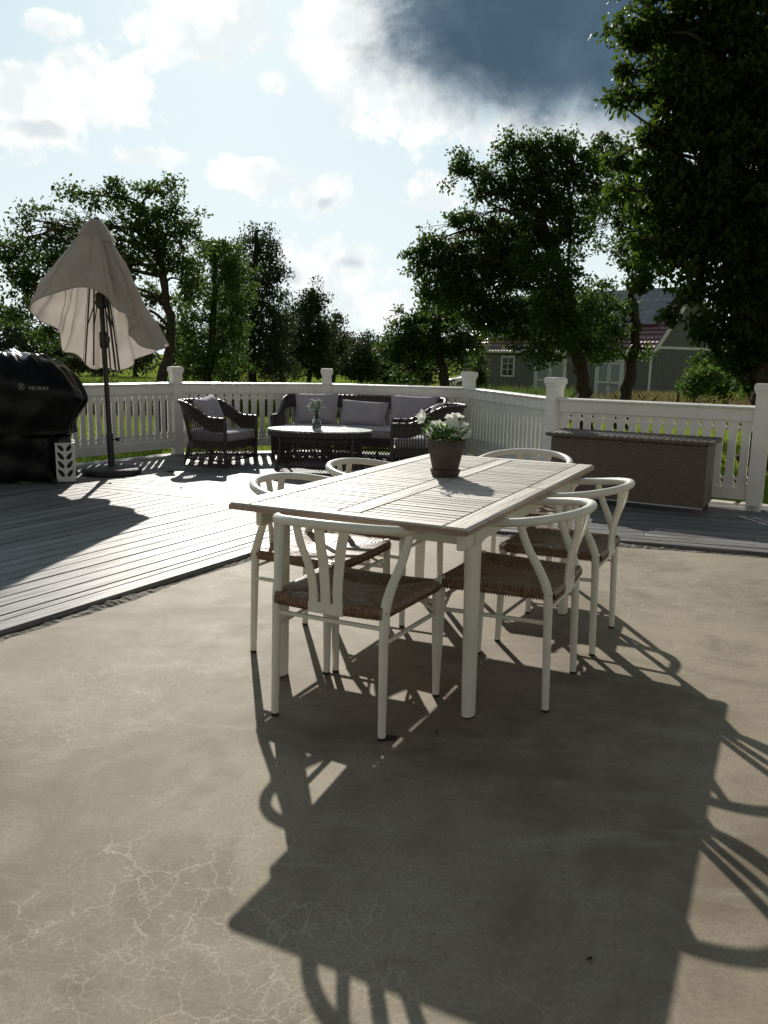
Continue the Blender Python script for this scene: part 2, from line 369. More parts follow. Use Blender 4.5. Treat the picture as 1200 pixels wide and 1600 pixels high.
def copy_thing(root, loc, rotz, label):
    r = root.copy(); COL.objects.link(r); r.location = loc; r.rotation_euler = (0, 0, rotz); r['label'] = label
    for ch in root.children:
        c = ch.copy(); COL.objects.link(c); c.parent = r
        for g in ch.children:
            d = g.copy(); COL.objects.link(d); d.parent = c
    return r
def struct(o): o['kind'] = 'structure'; return o
def stuff(o): o['kind'] = 'stuff'; return o
def catmull(P, n, closed=False):
    P = [Vector(p) for p in P]; N = len(P); out = []
    for i in range(N if closed else N-1):
        g = (lambda k: P[k % N]) if closed else (lambda k: P[max(0, min(N-1, k))])
        p0, p1, p2, p3 = g(i-1), g(i), g(i+1), g(i+2)
        for j in range(n):
            t = j/n
            out.append(.5*((2*p1)+(p2-p0)*t+(2*p0-5*p1+4*p2-p3)*t*t+(3*p1-p0-3*p2+p3)*t**3))
    if not closed: out.append(P[-1])
    return out
def rounded_block(mb, hx, hy, hz, c=(0, 0, 0), n=10, p=5., puff=0., rot=None):
    """cushion: a superellipsoid-edged block with puffed faces"""
    c = Vector(c); R3 = rot or Matrix.Identity(3)
    def sgn(a, e): return math.copysign(abs(a)**e, a)
    P = []
    e = 2/p
    for i in range(4*n):
        th = 2*pi*i/(4*n); row = []
        for j in range(n*2+1):
            ph = -pi/2+pi*j/(2*n)
            x = hx*sgn(cos(ph), e*1.2)*sgn(cos(th), e); y = hy*sgn(cos(ph), e*1.2)*sgn(sin(th), e); z = hz*sgn(sin(ph), e*1.6)
            f = max(0, 1-(x/hx)**2)*max(0, 1-(y/hy)**2); z *= 1+puff*f
            row.append(R3 @ Vector((x, y, z))+c)
        P.append(row)
    mb.grid(P, closed_u=True)
def fast_mesh(name, co, nper, mtl, smooth=False):
    """numpy vertices (n, nper, 3), one face of nper verts each"""
    n = co.shape[0]; me = bpy.data.meshes.new(name)
    me.vertices.add(n*nper); me.vertices.foreach_set('co', co.reshape(-1).astype(np.float32))
    me.loops.add(n*nper); me.loops.foreach_set('vertex_index', np.arange(n*nper, dtype=np.int32))
    me.polygons.add(n); me.polygons.foreach_set('loop_start', np.arange(0, n*nper, nper, dtype=np.int32))
    me.polygons.foreach_set('loop_total', np.full(n, nper, dtype=np.int32))
    me.materials.append(M[mtl]); me.update(calc_edges=True); return me

# ------------------------------------------------------------ ground, patio, deck
DZ = .03
C0 = Vector((-.2, 6.2)); UL = Vector((.487, .873)).normalized(); UR = Vector((.953, -.302)).normalized()
P_ = [Vector(p) for p in ((-3.78, 8.50), (-2.60, 10.22), (-.78, 10.86), (1.03, 10.32), (1.62, 7.93), (3.18, 6.94))]
def terrain(x, y):
    if y < 12: return -.36
    t = min(1, (y-12)/40); return -.36-.55*t*t*(3-2*t)
def build_ground():
    mb = MB(); xs = [-900, -400, -160, -80, -40, -25, -15, -8, -4, 0, 4, 8, 15, 25, 40, 80, 160, 400, 900]; ys = [-300, -60, -10, 0, 4, 8, 12, 16, 20, 25, 30, 36, 44, 52, 70, 120, 300, 1500]
    P = [[(x, y, terrain(x, y)) for y in ys] for x in xs]
    mb.grid(P); struct(mb.build('lawn_ground', 'lawn', smooth=True))
    mb = MB()
    A = C0+UL*-9.5; B = C0+UR*7.5
    pts = [C0, A, Vector((A.x, -4)), Vector((B.x+1, -4)), Vector((B.x+1, B.y)), B]
    # subdivided edge not needed: flat slab with a top and sides
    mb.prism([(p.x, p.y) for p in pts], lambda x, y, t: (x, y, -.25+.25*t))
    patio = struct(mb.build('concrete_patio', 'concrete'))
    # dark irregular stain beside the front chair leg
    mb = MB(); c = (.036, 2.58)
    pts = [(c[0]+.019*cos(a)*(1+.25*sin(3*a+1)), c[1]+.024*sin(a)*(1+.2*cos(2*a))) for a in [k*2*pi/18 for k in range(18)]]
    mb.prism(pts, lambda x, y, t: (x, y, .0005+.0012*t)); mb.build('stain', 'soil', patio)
    # crumbling mortar strip between slab and deck
    for U, L, nm in ((UL*-1, 8.6, 0), (UR, 6.6, 1)):
        mb = MB(); nrm = Vector((-U.y, U.x));
        if nrm.dot(Vector((0, 1))) < 0: nrm = -nrm
        P = []; N = int(L/.010); rr_ = [random.random() for _ in range(4000)]
        def vn(x, k):  # smooth value noise
            i = int(math.floor(x)); f = x-i; f = f*f*(3-2*f); return rr_[(i*7+k*131) % 4000]*(1-f)+rr_[((i+1)*7+k*131) % 4000]*f
        for i in range(N+1):
            s = i*.010; q = C0+U*s
            a = max(0, vn(s*1.7, 1)*.6+vn(s*5, 2)*.4-.12)*1.15; r = vn(s*38, 3)
            w = .022+.045*a+.012*r; zt = .003+.022*a*(.35+.65*vn(s*24, 4))
            row = []
            for k, (off, z) in enumerate(((-w-.006, -.006), (-w, .001), (-w*.75, zt*.5*(.5+vn(s*55, 5))), (-w*.45, zt*(.5+.7*vn(s*33, 6))), (-.012, zt*(.4+.8*vn(s*47, 7))), (.008, -.002), (.012, -.06))):
                p = q+nrm*(off+.008*(vn(s*42, 8+k)-.5)); row.append((p.x, p.y, z))
            P.append(row)
        mb.grid(P); struct(mb.build('mortar_edge', 'mortar'))
build_ground()

def in_poly_interval(poly, o, d, vlo, vhi):
    """range of t where the line o + d*t + n*v (v from vlo to vhi) runs inside polygon, at both borders"""
    n = Vector((-d.y, d.x)); res = []
    for v in (vlo, vhi):
        p = o+n*v; ts = []
        for i in range(len(poly)):
            a, b = poly[i]-p, poly[(i+1) % len(poly)]-p
            da, db = a.dot(n), b.dot(n)
            if (da > 0) != (db > 0):
                q = a+(b-a)*(da/(da-db)); ts.append(q.dot(d))
        if len(ts) < 2: return None
        res.append((min(ts), max(ts)))
    return res
def build_deck():
    z0 = DZ-.028
    seam_d = Vector((-.905, .425)).normalized()
    s0 = C0+Vector((-.03, .0))
    # underlay: dark bearing frame of the deck
    poly_left = [C0, s0+seam_d*4.4, P_[0]+Vector((-.12, -.1)), Vector((-5.3, 6.2)), Vector((-8.0, 1.5)), Vector((-6.6, -2.5)), C0+UL*-8.4]
    out = .10
    poly_back = [C0, s0+seam_d*4.05, P_[0]+Vector((-.10, .06)), P_[1]+Vector((-.07, out)), P_[2]+Vector((0, out+.02)), P_[3]+Vector((.09, .09)), P_[4]+Vector((.10, .06)), P_[5]+Vector((.06, .10)), P_[5]+UR*3.2, C0+UR*6.4]
    root = MB()
    for q in [(-5, 2), (-3, 5)]: pass
    for k in range(9):
        a = C0+UL*-.5+Vector((-.873, .487))*.3; b = a+Vector((-.873, .487))*3.0
        off = UL*(-.85*k); root.bar((a.x+off.x, a.y+off.y, z0-.05), (b.x+off.x, b.y+off.y, z0-.05), .045, .08)
    for k in range(7):
        nb = Vector((-UR.y, UR.x)); a = C0+nb*.15+UR*(.2+.6*k); b = a+nb*max(.4, (3.7-.62*k if k > 1 else 3.6)); root.bar((a.x, a.y, z0-.05), (b.x, b.y, z0-.05), .045, .08)
    deck = struct(root.build('wooden_deck', 'soil'))
    cnt = [0]
    def plank(o, d, iv, vlo, vhi, thick=.028, wdt=None):
        (t0a, t1a), (t0b, t1b) = iv
        n = Vector((-d.y, d.x)); ang = atan2(d.y, d.x); g = .0042
        L = max(t1a, t1b)-min(t0a, t0b)
        if L < .05: return
        pieces = [((t0a, t0b), (t1a, t1b))]
        if L > 4.2:
            q = random.uniform(.35, .65); tm = min(t0a, t0b)+q*L
            pieces = [((t0a, t0b), (tm-.0015, tm-.0015)), ((tm+.0015, tm+.0015), (t1a, t1b))]
        for (a0, b0), (a1, b1) in pieces:
            ox = (a0+a1)/2; mb = MB(); e = .004; lift = random.uniform(-.0012, .0012)
            va, vb = vlo+g, vhi-g
            lo = [(a0-ox, va), (a1-ox, va), (b1-ox, vb), (b0-ox, vb)]
            vm = (va+vb)/2; k = []
            for z, ins in ((-thick, 0), (-e, 0), (0, e)):
                for i, (x, y) in enumerate(lo):
                    k.append((x+(ins if i in (0, 3) else -ins), (y-vm)+(ins if i < 2 else -ins), z+lift))
            mb.add(k, [(3, 2, 1, 0), (8, 9, 10, 11)]+[(r*4+i, r*4+(i+1) % 4, r*4+4+(i+1) % 4, r*4+4+i) for r in (0, 1) for i in range(4)])
            c = o+d*ox+n*vm
            mb.build('plank', 'deck_wood', deck, loc=(c.x, c.y, DZ), rotz=ang)
    # left field, boards along the slab edge
    v = 0.; widths = [.122, .070]+[.128]*40
    lp = [p-seam_d*0 for p in poly_left]
    for w in widths:
        iv = in_poly_interval(lp, C0, UL, v+.0005, v+w)
        if iv is None or v > 5.4: break
        plank(C0, UL, iv, v, v+w); v += w
    # back field, boards along the right slab edge
    nb = Vector((-UR.y, UR.x)); v = 0.
    sn = Vector((-seam_d.y, seam_d.x)); sn = sn if sn.y > 0 else -sn
    pb = list(poly_back); pb[0] = C0+sn*.128+seam_d*.02; pb[1] = pb[1]+sn*.128
    pb = [C0+UR*.02]+pb
    for w in [.118]*44:
        iv = in_poly_interval(pb, C0, UR, v+.0005, v+w)
        if iv is None: break
        plank(C0, UR, iv, v, v+w); v += w
    # the board that covers the seam
    iv = ((.08, 4.2), (.2, 4.2)); o = s0
    d = seam_d; nn = Vector((-d.y, d.x)); sgn = 1 if nn.dot(sn) > 0 else -1
    if sgn > 0: plank(o, d, ((.05, 3.35), (.30, 3.35)), 0, .125)
    else: plank(o, d, ((.30, 3.35), (.05, 3.35)), -.125, 0)
build_deck()

# ------------------------------------------------------------ fence
def slat_mesh(pitch=.106, zt=.80, zb=.16, sc=1.):
    """board with cut edges: two neighbours leave a small diamond, a pointed slot and a second diamond"""
    h = pitch/2; gmin = .0022
    prof = [(zb, gmin), (.214, gmin), (.232, .0155), (.252, gmin), (.262, gmin), (.292, .0205), (.660, .0205), (.690, gmin), (.702, gmin), (.722, .0155), (.742, gmin), (zt, gmin)]
    poly = [(h-g, z) for z, g in prof]+[(-(h-g), z) for z, g in reversed(prof)]
    mb = MB(); mb.prism(poly, lambda x, y, t: (x, .009-.018*t, y)); return mb.build('slat', 'white_paint', mesh_only=True)
def build_fence():
    names = [('white picket balustrade section behind the parasol and the black grill cover', 'slot'),
             ('white picket balustrade section behind the left wicker armchair, up to the second post', 'slot'),
             ('white picket balustrade section right behind the wicker sofa', 'slot'),
             ('short slanting white balustrade section seen almost edge on, right of the sofa', 'slot'),
             ('white picket balustrade section behind the brown wicker storage box', 'slot')]
    hp = .12
    slat_cache = {}
    for i in range(5):
        a, b = P_[i], P_[i+1]; d = (b-a).normalized(); L = (b-a).length; ang = atan2(d.y, d.x)
        sec = thing('balustrade', names[i][0], 'fence', (a.x, a.y, DZ), ang, 'white balustrade sections round the deck')
        x0, x1 = hp/2+.002, L-hp/2-.002
        n = round((x1-x0)/.106); pitch = (x1-x0)/n
        key = round(pitch, 4)
        if key not in slat_cache: slat_cache[key] = slat_mesh(pitch)
        for k in range(n):
            link('slat', slat_cache[key], sec, (x0+pitch*(k+.5)+random.uniform(-.0007, .0007), random.uniform(-.0015, .0015), random.uniform(-.001, .001))).rotation_euler = (0, random.uniform(-.0015, .0015), 0)
        mb = MB()
        for y in (-1, 1): mb.box(((x0+x1)/2, y*.0205, .812), ((x1-x0)/2, .011, .058), bev=.003)
        mb.build('fascia_board', 'white_paint', sec)
        mb = MB(); 
        poly = [(-.055, .862), (-.062, .866), (-.062, .8775), (-.058, .8795), (-.022, .888), (.022, .888), (.058, .8795), (.062, .8775), (.062, .866), (.055, .862), (.036, .862), (.034, .845), (-.034, .845), (-.036, .862)]
        mb.prism(poly, lambda x, y, t: (x0+(x1-x0)*t, x, y)); mb.build('top_rail', 'white_paint', sec)
        mb = MB(); mb.box(((x0+x1)/2, -.024, .130), ((x1-x0)/2, .0125, .048), bev=.004); mb.box(((x0+x1)/2, .024, .130), ((x1-x0)/2, .0125, .048), bev=.004)
        mb.build('bottom_rail', 'white_paint', sec)
        def post(x, rot):
            mb = MB(); mb.box((0, 0, .49), (hp/2, hp/2, .53), bev=.006)
            for zc in (.865,): mb.box((0, 0, zc), (hp/2+.004, hp/2+.004, .006), bev=.003)
            p = mb.build('post', 'white_paint', sec, loc=(x, 0, 0), rotz=rot)
            mb = MB(); mb.box((0, 0, 1.005), (hp/2+.009, hp/2+.009, .012), bev=.002); mb.box((0, 0, 1.040), (hp/2+.018, hp/2+.018, .023), bev=.003)
            mb.box((0, 0, 1.069), (hp/2+.012, hp/2+.012, .006), bev=.003)
            mb.build('post_cap', 'white_paint', p)
            if x > 1 and i == 4:
                mb = MB()
                for s in (-1, 1): mb.tube([(s*.018+.018*cos(t), -hp/2-.004-.002*k, .028+.014*sin(t)) for k, t in enumerate([j*2*pi/14 for j in range(15)])], .0022, 5)
                mb.build('iron_ornament', 'iron', p)
        if i == 0: post(0, 0)
        ang2 = 0
        if i < 4:
            d2 = (P_[i+2]-P_[i+1]).normalized(); ang2 = atan2(d2.y, d2.x)-ang
            ang2 = (ang2+pi) % (2*pi)-pi; ang2 /= 2
            if i in (2, 3): ang2 = ang2
        post(L, ang2)
    # stone kerb outside the right section
    a, b = P_[4], P_[5]; d = (b-a).normalized(); nn = Vector((-d.y, d.x)); t = .1
    kerb = struct(link('stone_kerb', None))
    while t < 2.6:
        w = random.uniform(.22, .36); c = a+d*(t+w/2)+nn*random.uniform(.26, .29); mb = MB(); mb.box((0, 0, 0), (w/2-.008, .085, .16), bev=.018)
        mb.build('stone', 'stone', kerb, loc=(c.x, c.y, -.13+random.uniform(-.01, .01)), rotz=atan2(d.y, d.x)); t += w
build_fence()

# ------------------------------------------------------------ dining table
TC = Vector((.2582, 3.5597)); TR = radians(-25.98); TL, TW, TH = 1.864, .9154, .74
EX = Vector((cos(TR), sin(TR))); EY = Vector((-sin(TR), cos(TR)))
def build_table():
    t = thing('dining_table', 'long dining table with weathered slatted teak top and cream metal legs', 'table', (TC.x, TC.y, 0), TR)
    hw, hl = TW/2, TL/2; fr = .082; er = .062; th = .026; g = .0016
    def board(name, cx, cy, lx, ly, along_y, m='teak', hz=th, bev=.004, z=None):
        mb = MB(); mb.box((0, 0, 0), ((ly if along_y else lx)/2-g, (lx if along_y else ly)/2-g, hz/2), bev=bev)
        return mb.build(name, m, t, loc=(cx, cy, (TH-hz/2) if z is None else z), rotz=pi/2 if along_y else 0)
    for s in (-1, 1):
        for q in (-1, 1): board('side_board', s*(hw-fr/2), q*hl/2, fr, hl, True)
        board('end_board', 0, s*(hl-er/2), TW-2*fr, er, False)
        # browner, less bleached outer edges
        mb = MB(); mb.box((s*(hw+.0015), 0, TH-th/2-.003), (.003, hl, th/2-.004), bev=.0015); mb.build('edge_strip', 'teak_edge', t)
        mb = MB(); mb.box((0, s*(hl+.0015), TH-th/2-.003), (hw, .003, th/2-.004), bev=.0015); mb.build('edge_strip', 'teak_edge', t)
    board('centre_board', 0, 0, .088, TL-2*er, True)
    n = 40; L = TL-2*er; pitch = L/n; wcol = (TW-2*fr-.088)/2
    mb = MB(); mb.box((0, 0, 0), (wcol/2-g, pitch/2-.0024, .010), bev=.003); sm = mb.build('top_slat', 'teak', mesh_only=True)
    for s in (-1, 1):
        for k in range(n):
            o = link('top_slat', sm, t, (s*(.044+wcol/2), -L/2+pitch*(k+.5), TH-.0105+random.uniform(-.0006, .0004)))
    for k in (-.30, -.0, .30):
        mb = MB(); mb.box((0, k*TL, TH-.034), (hw-fr*.6, .02, .012)); mb.build('batten', 'teak_edge', t)
    # aprons
    ia, ib = .058, .247
    for s in (-1, 1):
        mb = MB(); mb.box((s*(hw-.058), 0, TH-.064), (.012, hl-.10, .036), bev=.003); mb.build('apron', 'chair_paint', t)
        mb = MB(); mb.box((0, s*(hl-.20), TH-.064), (hw-.072, .012, .036), bev=.003); mb.build('apron', 'chair_paint', t)
    for sx in (-1, 1):
        for sy in (-1, 1):
            mb = MB(); x0, y0 = sx*(hw-ia-.006), sy*(hl-ib)
            N = 9; pts = [(x0+sx*.006*(1-k/(N-1)), y0+sy*.0*(k/(N-1)), .006+(TH-.105)*k/(N-1)) for k in range(N)]
            mb.tube(pts, [.036+.006*k/(N-1) for k in range(N)], 20, True, .66, up=(0, 1, 0))
            lg = mb.build('leg', 'chair_paint', t, smooth=True)
            mb = MB(); mb.tube([(x0+sx*.006, y0, 0), (x0+sx*.006, y0, .008)], .0355, 16, True, .66, up=(0, 1, 0)); mb.build('foot', 'rubber', lg)
            mb = MB(); mb.box((x0, y0, TH-.066), (.026, .044, .035), bev=.004); mb.build('leg_bracket', 'chair_paint', lg)
    return t
build_table()

# ------------------------------------------------------------ dining chairs
def build_chair():
    t = thing('dining_chair', '', 'chair', group='cream dining chairs round the teak table')
    zr = .695; zb = .732; hwid = .257; yb = -.283; ye = -.022; rt = .0165
    def rail(a):
        """curved top rail, a from 0 (right end) to pi (left end)"""
        x = hwid*math.copysign(abs(cos(a))**.86, cos(a)); f = sin(a)
        return Vector((x, ye+(yb-ye)*f**.92, zr+(zb-zr)*f**1.2))
    pts = [rail(pi*k/36) for k in range(37)]
    mb = MB(); N = len(pts)
    f0 = Vector((0, .045, -.002))
    pts = [pts[0]+f0*1.1, pts[0]+f0, pts[0]+f0*.5]+pts+[pts[-1]+f0*.5, pts[-1]+f0, pts[-1]+f0*1.1]
    mb.tube(pts, [.004, rt*.85]+[rt]*(N+2)+[rt*.85, .004], 12, True, 1.12, up=(0, 0, 1)); mb.build('top_rail', 'chair_paint', t, smooth=True)
    for s in (-1, 1):
        ctrl = [(s*.212, -.212, .008), (s*.210, -.206, .22), (s*.208, -.200, .40), (s*.210, -.193, .46), (s*.220, -.165, .53), (s*.238, -.125, .61), (s*.250, -.092, .700)]
        P = catmull(ctrl, 5); n = len(P)
        mb = MB(); mb.tube(P, [.0135+.004*min(1, k/(n*.4)) if k < n*.5 else .0175-.004*(k/n-.5)*2 for k in range(n)], 12); lg = mb.build('rear_leg', 'chair_paint', t, smooth=True)
        mb = MB(); mb.tube([(s*.212, -.212, 0), (s*.212, -.212, .010)], .0138, 12); mb.build('foot', 'rubber', lg)
        mb = MB(); P = [(s*.238, .212, .008), (s*.234, .206, .25), (s*.232, .204, .455)]
        mb.tube([P[0], P[1], P[2], (P[2][0], P[2][1], .463)], [.0135, .0165, .0175, .012], 12); lg = mb.build('front_leg', 'chair_paint', t, smooth=True)
        mb = MB(); mb.tube([(s*.238, .212, 0), (s*.238, .212, .010)], .0138, 12); mb.build('foot', 'rubber', lg)
        mb = MB(); mb.tube([(s*.209, -.203, .335), (s*.233, .206, .335)], .0085, 8); mb.build('side_stretcher', 'chair_paint', t, smooth=True)
        mb = MB(); mb.tube([(s*.10, .2, .405), (s*.231, .19, .345)], .0065, 6); mb.build('brace', 'chair_paint', t, smooth=True)
    mb = MB(); mb.tube([(-.209, -.202, .385), (.209, -.202, .385)], .0085, 8); mb.build('rear_stretcher', 'chair_paint', t, smooth=True)
    mb = MB(); mb.tube([(-.233, .205, .375), (.233, .205, .375)], .0085, 8); mb.build('front_stretcher', 'chair_paint', t, smooth=True)
    # back: plate and three slats fanning out from it
    mb = MB(); mb.box((0, -.222, .432), (.066, .006, .020), bev=.002); mb.build('splat_base', 'chair_paint', t)
    for j, (xb, xt) in enumerate(((-.047, -.092), (0, 0), (.047, .092))):
        ctrl = [(xb, -.222, .437), (xb, -.226, .50), (xb+(xt-xb)*.22, -.236, .575), (xb+(xt-xb)*.65, -.258, .655), (xt, yb+.012+abs(xt)*.10, zb-.008)]
        P = catmull(ctrl, 6); mb = MB(); wv = .0165 if j != 1 else .0175; G = []
        for i, p in enumerate(P):
            tg = (P[min(i+1, len(P)-1)]-P[max(i-1, 0)]).normalized(); sd = Vector((1, 0, 0)); sd = (sd-tg*sd.dot(tg)).normalized(); nn = tg.cross(sd)
            ex = .40*(xt)/.092 if j != 1 else 0
            sd2 = (sd*cos(ex*i/len(P))+nn*sin(ex*i/len(P))); n2 = tg.cross(sd2)
            G.append([p-sd2*wv-n2*.004, p+sd2*wv-n2*.004, p+sd2*wv+n2*.004, p-sd2*wv+n2*.004, p-sd2*wv-n2*.004])
        mb.grid(G); mb.f.append((0, 1, 2, 3)); mb.mi.append(0); mb.build('back_slat', 'chair_paint', t)
    # woven cord seat: four fields meeting along the diagonals
    mb = MB(); nc = 38
    def Q(s, q):
        """seat surface, s across, q front-back in -1..1"""
        hx = .222+.016*q; x = s*hx; y = .212*q
        dip = -.012*(1-s*s)*(1-q*q)+.010*max(0, q*q-.5)*0
        return Vector((x, y, .452+dip+.006*s*s))
    for side in range(4):
        for k in range(nc):
            s = -1+(k+.5)*2/nc; m_ = abs(s)
            path = []
            jit = random.uniform(-.0012, .0012)
            def at(q):
                a, b = (s, q) if side == 0 else (s, -q) if side == 1 else (q, s) if side == 2 else (-q, s)
                return Q(a, b)
            e = at(1.); inn = (e-at(.9)).normalized()
            for off, dz in ((-.020, -.036), (-.004, -.040), (.009, -.032), (.0135, -.016), (.006, -.001)):
                path.append(e+Vector((inn.x*off, inn.y*off, dz)))
            for f in (.30, .65, 1.): 
                q = 1+(m_-1)*f; p = at(q); path.append(p+Vector((0, 0, .002*(1-f)-.003*(f == 1.)+jit)))
            w = (.212*2 if side >= 2 else .444)/nc*.5
            sd = Vector((0, 1, 0)) if side >= 2 else Vector((1, 0, 0)); G = []
            for i, p in enumerate(path):
                tg = (path[min(i+1, len(path)-1)]-path[max(i-1, 0)]).normalized()
                up = sd.cross(tg); up = up if up.dot(Vector((inn.x*.6, inn.y*.6, 1))) > 0 else -up
                G.append([p-sd*w*.98-up*.004, p-sd*w*.55+up*.0022, p+sd*w*.55+up*.0022, p+sd*w*.98-up*.004])
            mb.grid(G)
    seat = mb.build('seat', 'cord', t, smooth=True)
    mb = MB()  # wooden rails inside the weave
    mb.box((0, 0, .438), (.205, .19, .006)); mb.build('seat_frame', 'cord', seat)
    return t
chair = build_chair()
def place_chairs():
    # table-local (x, y, facing) of each chair's centre
    L = [(-.006, -.795, 0, 'cream cord-seated chair at the near end of the table, its back to the camera'),
         (-.437, -.312, -pi/2, 'cream chair at the left side of the table, the one nearer the camera'),
         (-.440, .335, -pi/2, 'cream chair at the left side of the table, farther chair beside the coffee table'),
         (.425, -.305, pi/2, 'cream chair at the right side of the table, beside the front right table leg'),
         (.452, .366, pi/2, 'cream chair at the right side of the table, farther one nearest the storage box'),
         (.012, 1.145, pi, 'cream chair at the far end of the table, only its curved top rail showing')]
    for i, (x, y, a, lab) in enumerate(L):
        p = TC+EX*x+EY*y; r = TR+a+random.uniform(-.02, .02)
        if i == 0: chair.location = (p.x, p.y, 0); chair.rotation_euler = (0, 0, r); chair['label'] = lab
        else:
            z = 0
            q = p-C0; inside = q.dot(Vector((-UL.y, UL.x))) > 0 or q.dot(Vector((-UR.y, UR.x))) > 0
            copy_thing(chair, (p.x, p.y, z), r, lab)
place_chairs()

# ------------------------------------------------------------ petunia pot on the table
def petunia(mb, c, n, r, rot):
    """trumpet flower: centre c, axis n"""
    n = Vector(n).normalized(); a = n.orthogonal().normalized(); b = n.cross(a); G = []
    N = 25
    for i in range(N):
        th = 2*pi*i/(N-1)+rot; lob = 1+.12*cos(5*(th-rot)); row = []
        for f, h in ((.12, -.75), (.16, -.35), (.34, -.10), (.7, .03), (1., -.02+.06*cos(5*(th-rot)))):
            rad = r*f*(lob if f > .5 else 1); row.append(Vector(c)+a*(cos(th)*rad)+b*(sin(th)*rad)+n*(h*r))
        G.append(row)
    mb.grid(G)
def leaf_quad(mb, c, d, n, L, w):
    d = Vector(d).normalized(); n = Vector(n); s = d.cross(n)
    if s.length < 1e-4: s = d.orthogonal()
    s.normalize(); n = s.cross(d); c = Vector(c)
    mb.add([c, c+d*L*.35-s*w*.5+n*w*.12, c+d*L*.75-s*w*.38+n*w*.1, c+d*L-n*w*.15, c+d*L*.75+s*w*.38+n*w*.1, c+d*L*.35+s*w*.5+n*w*.12, c+d*L*.5], [(0, 6, 1), (1, 6, 2), (2, 6, 3), (3, 6, 4), (4, 6, 5), (5, 6, 0)])
def build_pot():
    c = Vector((.275, 3.69, TH))
    t = thing('flower_pot', 'weathered terracotta pot of white petunias standing on the teak table', 'flower pot', c)
    mb = MB(); mb.lathe([(.050, .004), (.053, .020), (.0585, .030), (.0785, .120), (.0805, .128), (.0875, .130), (.090, .164), (.088, .168), (.083, .168), (.082, .150), (.0, .150)], 36); 
    pot = mb.build('pot', 'terracotta', t, smooth=True)
    mb = MB(); mb.lathe([(.0, .0015), (.056, 0), (.060, .002), (.069, .028), (.0695, .032), (.065, .032), (.058, .010), (0, .008)], 36); mb.build('saucer', 'terracotta', t, smooth=True)
    mb = MB(); mb.lathe([(.083, .156), (.05, .162), (0, .163)], 24); mb.build('soil', 'soil', t)
    mb = MB(); R = random.Random(5)
    for i in range(420):
        a = R.uniform(0, 2*pi); r = .088*math.sqrt(R.random()); h = R.uniform(.165, .225)-.25*max(0, r-.06)
        d = Vector((cos(a)*R.uniform(.2, 1), sin(a)*R.uniform(.2, 1), R.uniform(-.1, 1)))
        leaf_quad(mb, (r*cos(a), r*sin(a), h), d, (R.uniform(-.5, .5), R.uniform(-.5, .5), 1), R.uniform(.022, .042), R.uniform(.010, .017))
    stems = [((-.03, -.02, .17), (-.07, -.03, .235), (-.105, -.03, .268)), ((-.02, .0, .17), (-.045, .0, .24), (-.078, .0, .272)), ((.02, .0, .18), (.025, 0, .23), (.018, -.01, .262)), ((.03, .02, .18), (.05, .02, .24), (.055, .0, .262)), ((.04, .0, .17), (.075, .0, .21), (.1, -.01, .232))]
    for s in stems: mb.tube(catmull(s, 4), .0018, 5)
    for i in range(26):
        s = stems[i % len(stems)]; P = catmull(s, 6); p = P[R.randrange(3, len(P))]
        leaf_quad(mb, p, (R.uniform(-1, 1), R.uniform(-1, 1), R.uniform(-.2, .7)), (0, 0, 1), R.uniform(.018, .03), .010)
    mb.build('foliage', 'flower_leaf', t)
    fl = [((-.118, -.045, .270), (-.8, -.55, .15), .036), ((.018, -.01, .272), (-.1, .45, .9), .034), ((.048, .0, .276), (.25, .4, .9), .033), ((-.012, -.055, .222), (-.15, -.9, .35), .037),
          ((.036, -.06, .212), (.1, -.95, .3), .038), ((.018, -.045, .248), (0, -.7, .7), .034), ((.076, -.045, .205), (.35, -.9, .2), .035), ((.09, -.02, .222), (.8, -.5, .3), .032), ((.062, -.03, .236), (.4, -.6, .7), .030),
          ((-.080, -.05, .205), (-.6, -.7, .3), .024), ((-.062, -.055, .240), (-.4, -.8, .5), .020), ((.03, .05, .235), (.1, .8, .6), .034), ((-.04, .05, .225), (-.3, .8, .5), .032), ((.086, .035, .21), (.8, .5, .3), .030)]
    for i, (c_, n, r) in enumerate(fl):
        mb = MB(); petunia(mb, c_, n, r*.88, i*.7); mb.build('petunia_flower', 'petal_soft', t, smooth=True)
build_pot()

# ------------------------------------------------------------ wicker furniture
def weave_grid(mb, Sf, u0, u1, v0, v1, Lu, Lv, row=.016, stake=.034, amp=.0030):
    """woven sheet over surface Sf(u, v) -> (point, normal): strands over and under upright stakes"""
    nr = max(2, int(Lv/row)); nu = max(6, int(Lu/stake*3)); G = []
    for i in range(nu+1):
        u = u0+(u1-u0)*i/nu; r_ = []
        for j in range(nr*2+1):
            v = v0+(v1-v0)*j/(nr*2); p, n = Sf(u, v)
            k = j//2; up = math.sin(pi*i/3*1.0+pi*(k % 2)+.5)
            h = amp*(up*.8+.7) if j % 2 else -amp*.4
            r_.append(p+n*h)
        G.append(r_)
    mb.grid(G)
def lattice(mb, Sf, u0, u1, v0, v1, n, slant, r=.0042, steps=5):
    for sg in (-1, 1):
        for k in range(-int(slant)-1, n+int(slant)+2):
            P = []
            for j in range(steps+1):
                f = j/steps; u = (k+sg*slant*(f-.5))/n
                if -.001 <= u <= 1.001:
                    p, nn = Sf(u0+(u1-u0)*u, v0+(v1-v0)*f); P.append(p+nn*(.003*sg))
            if len(P) >= 2: mb.tube(P, r, 4, False)
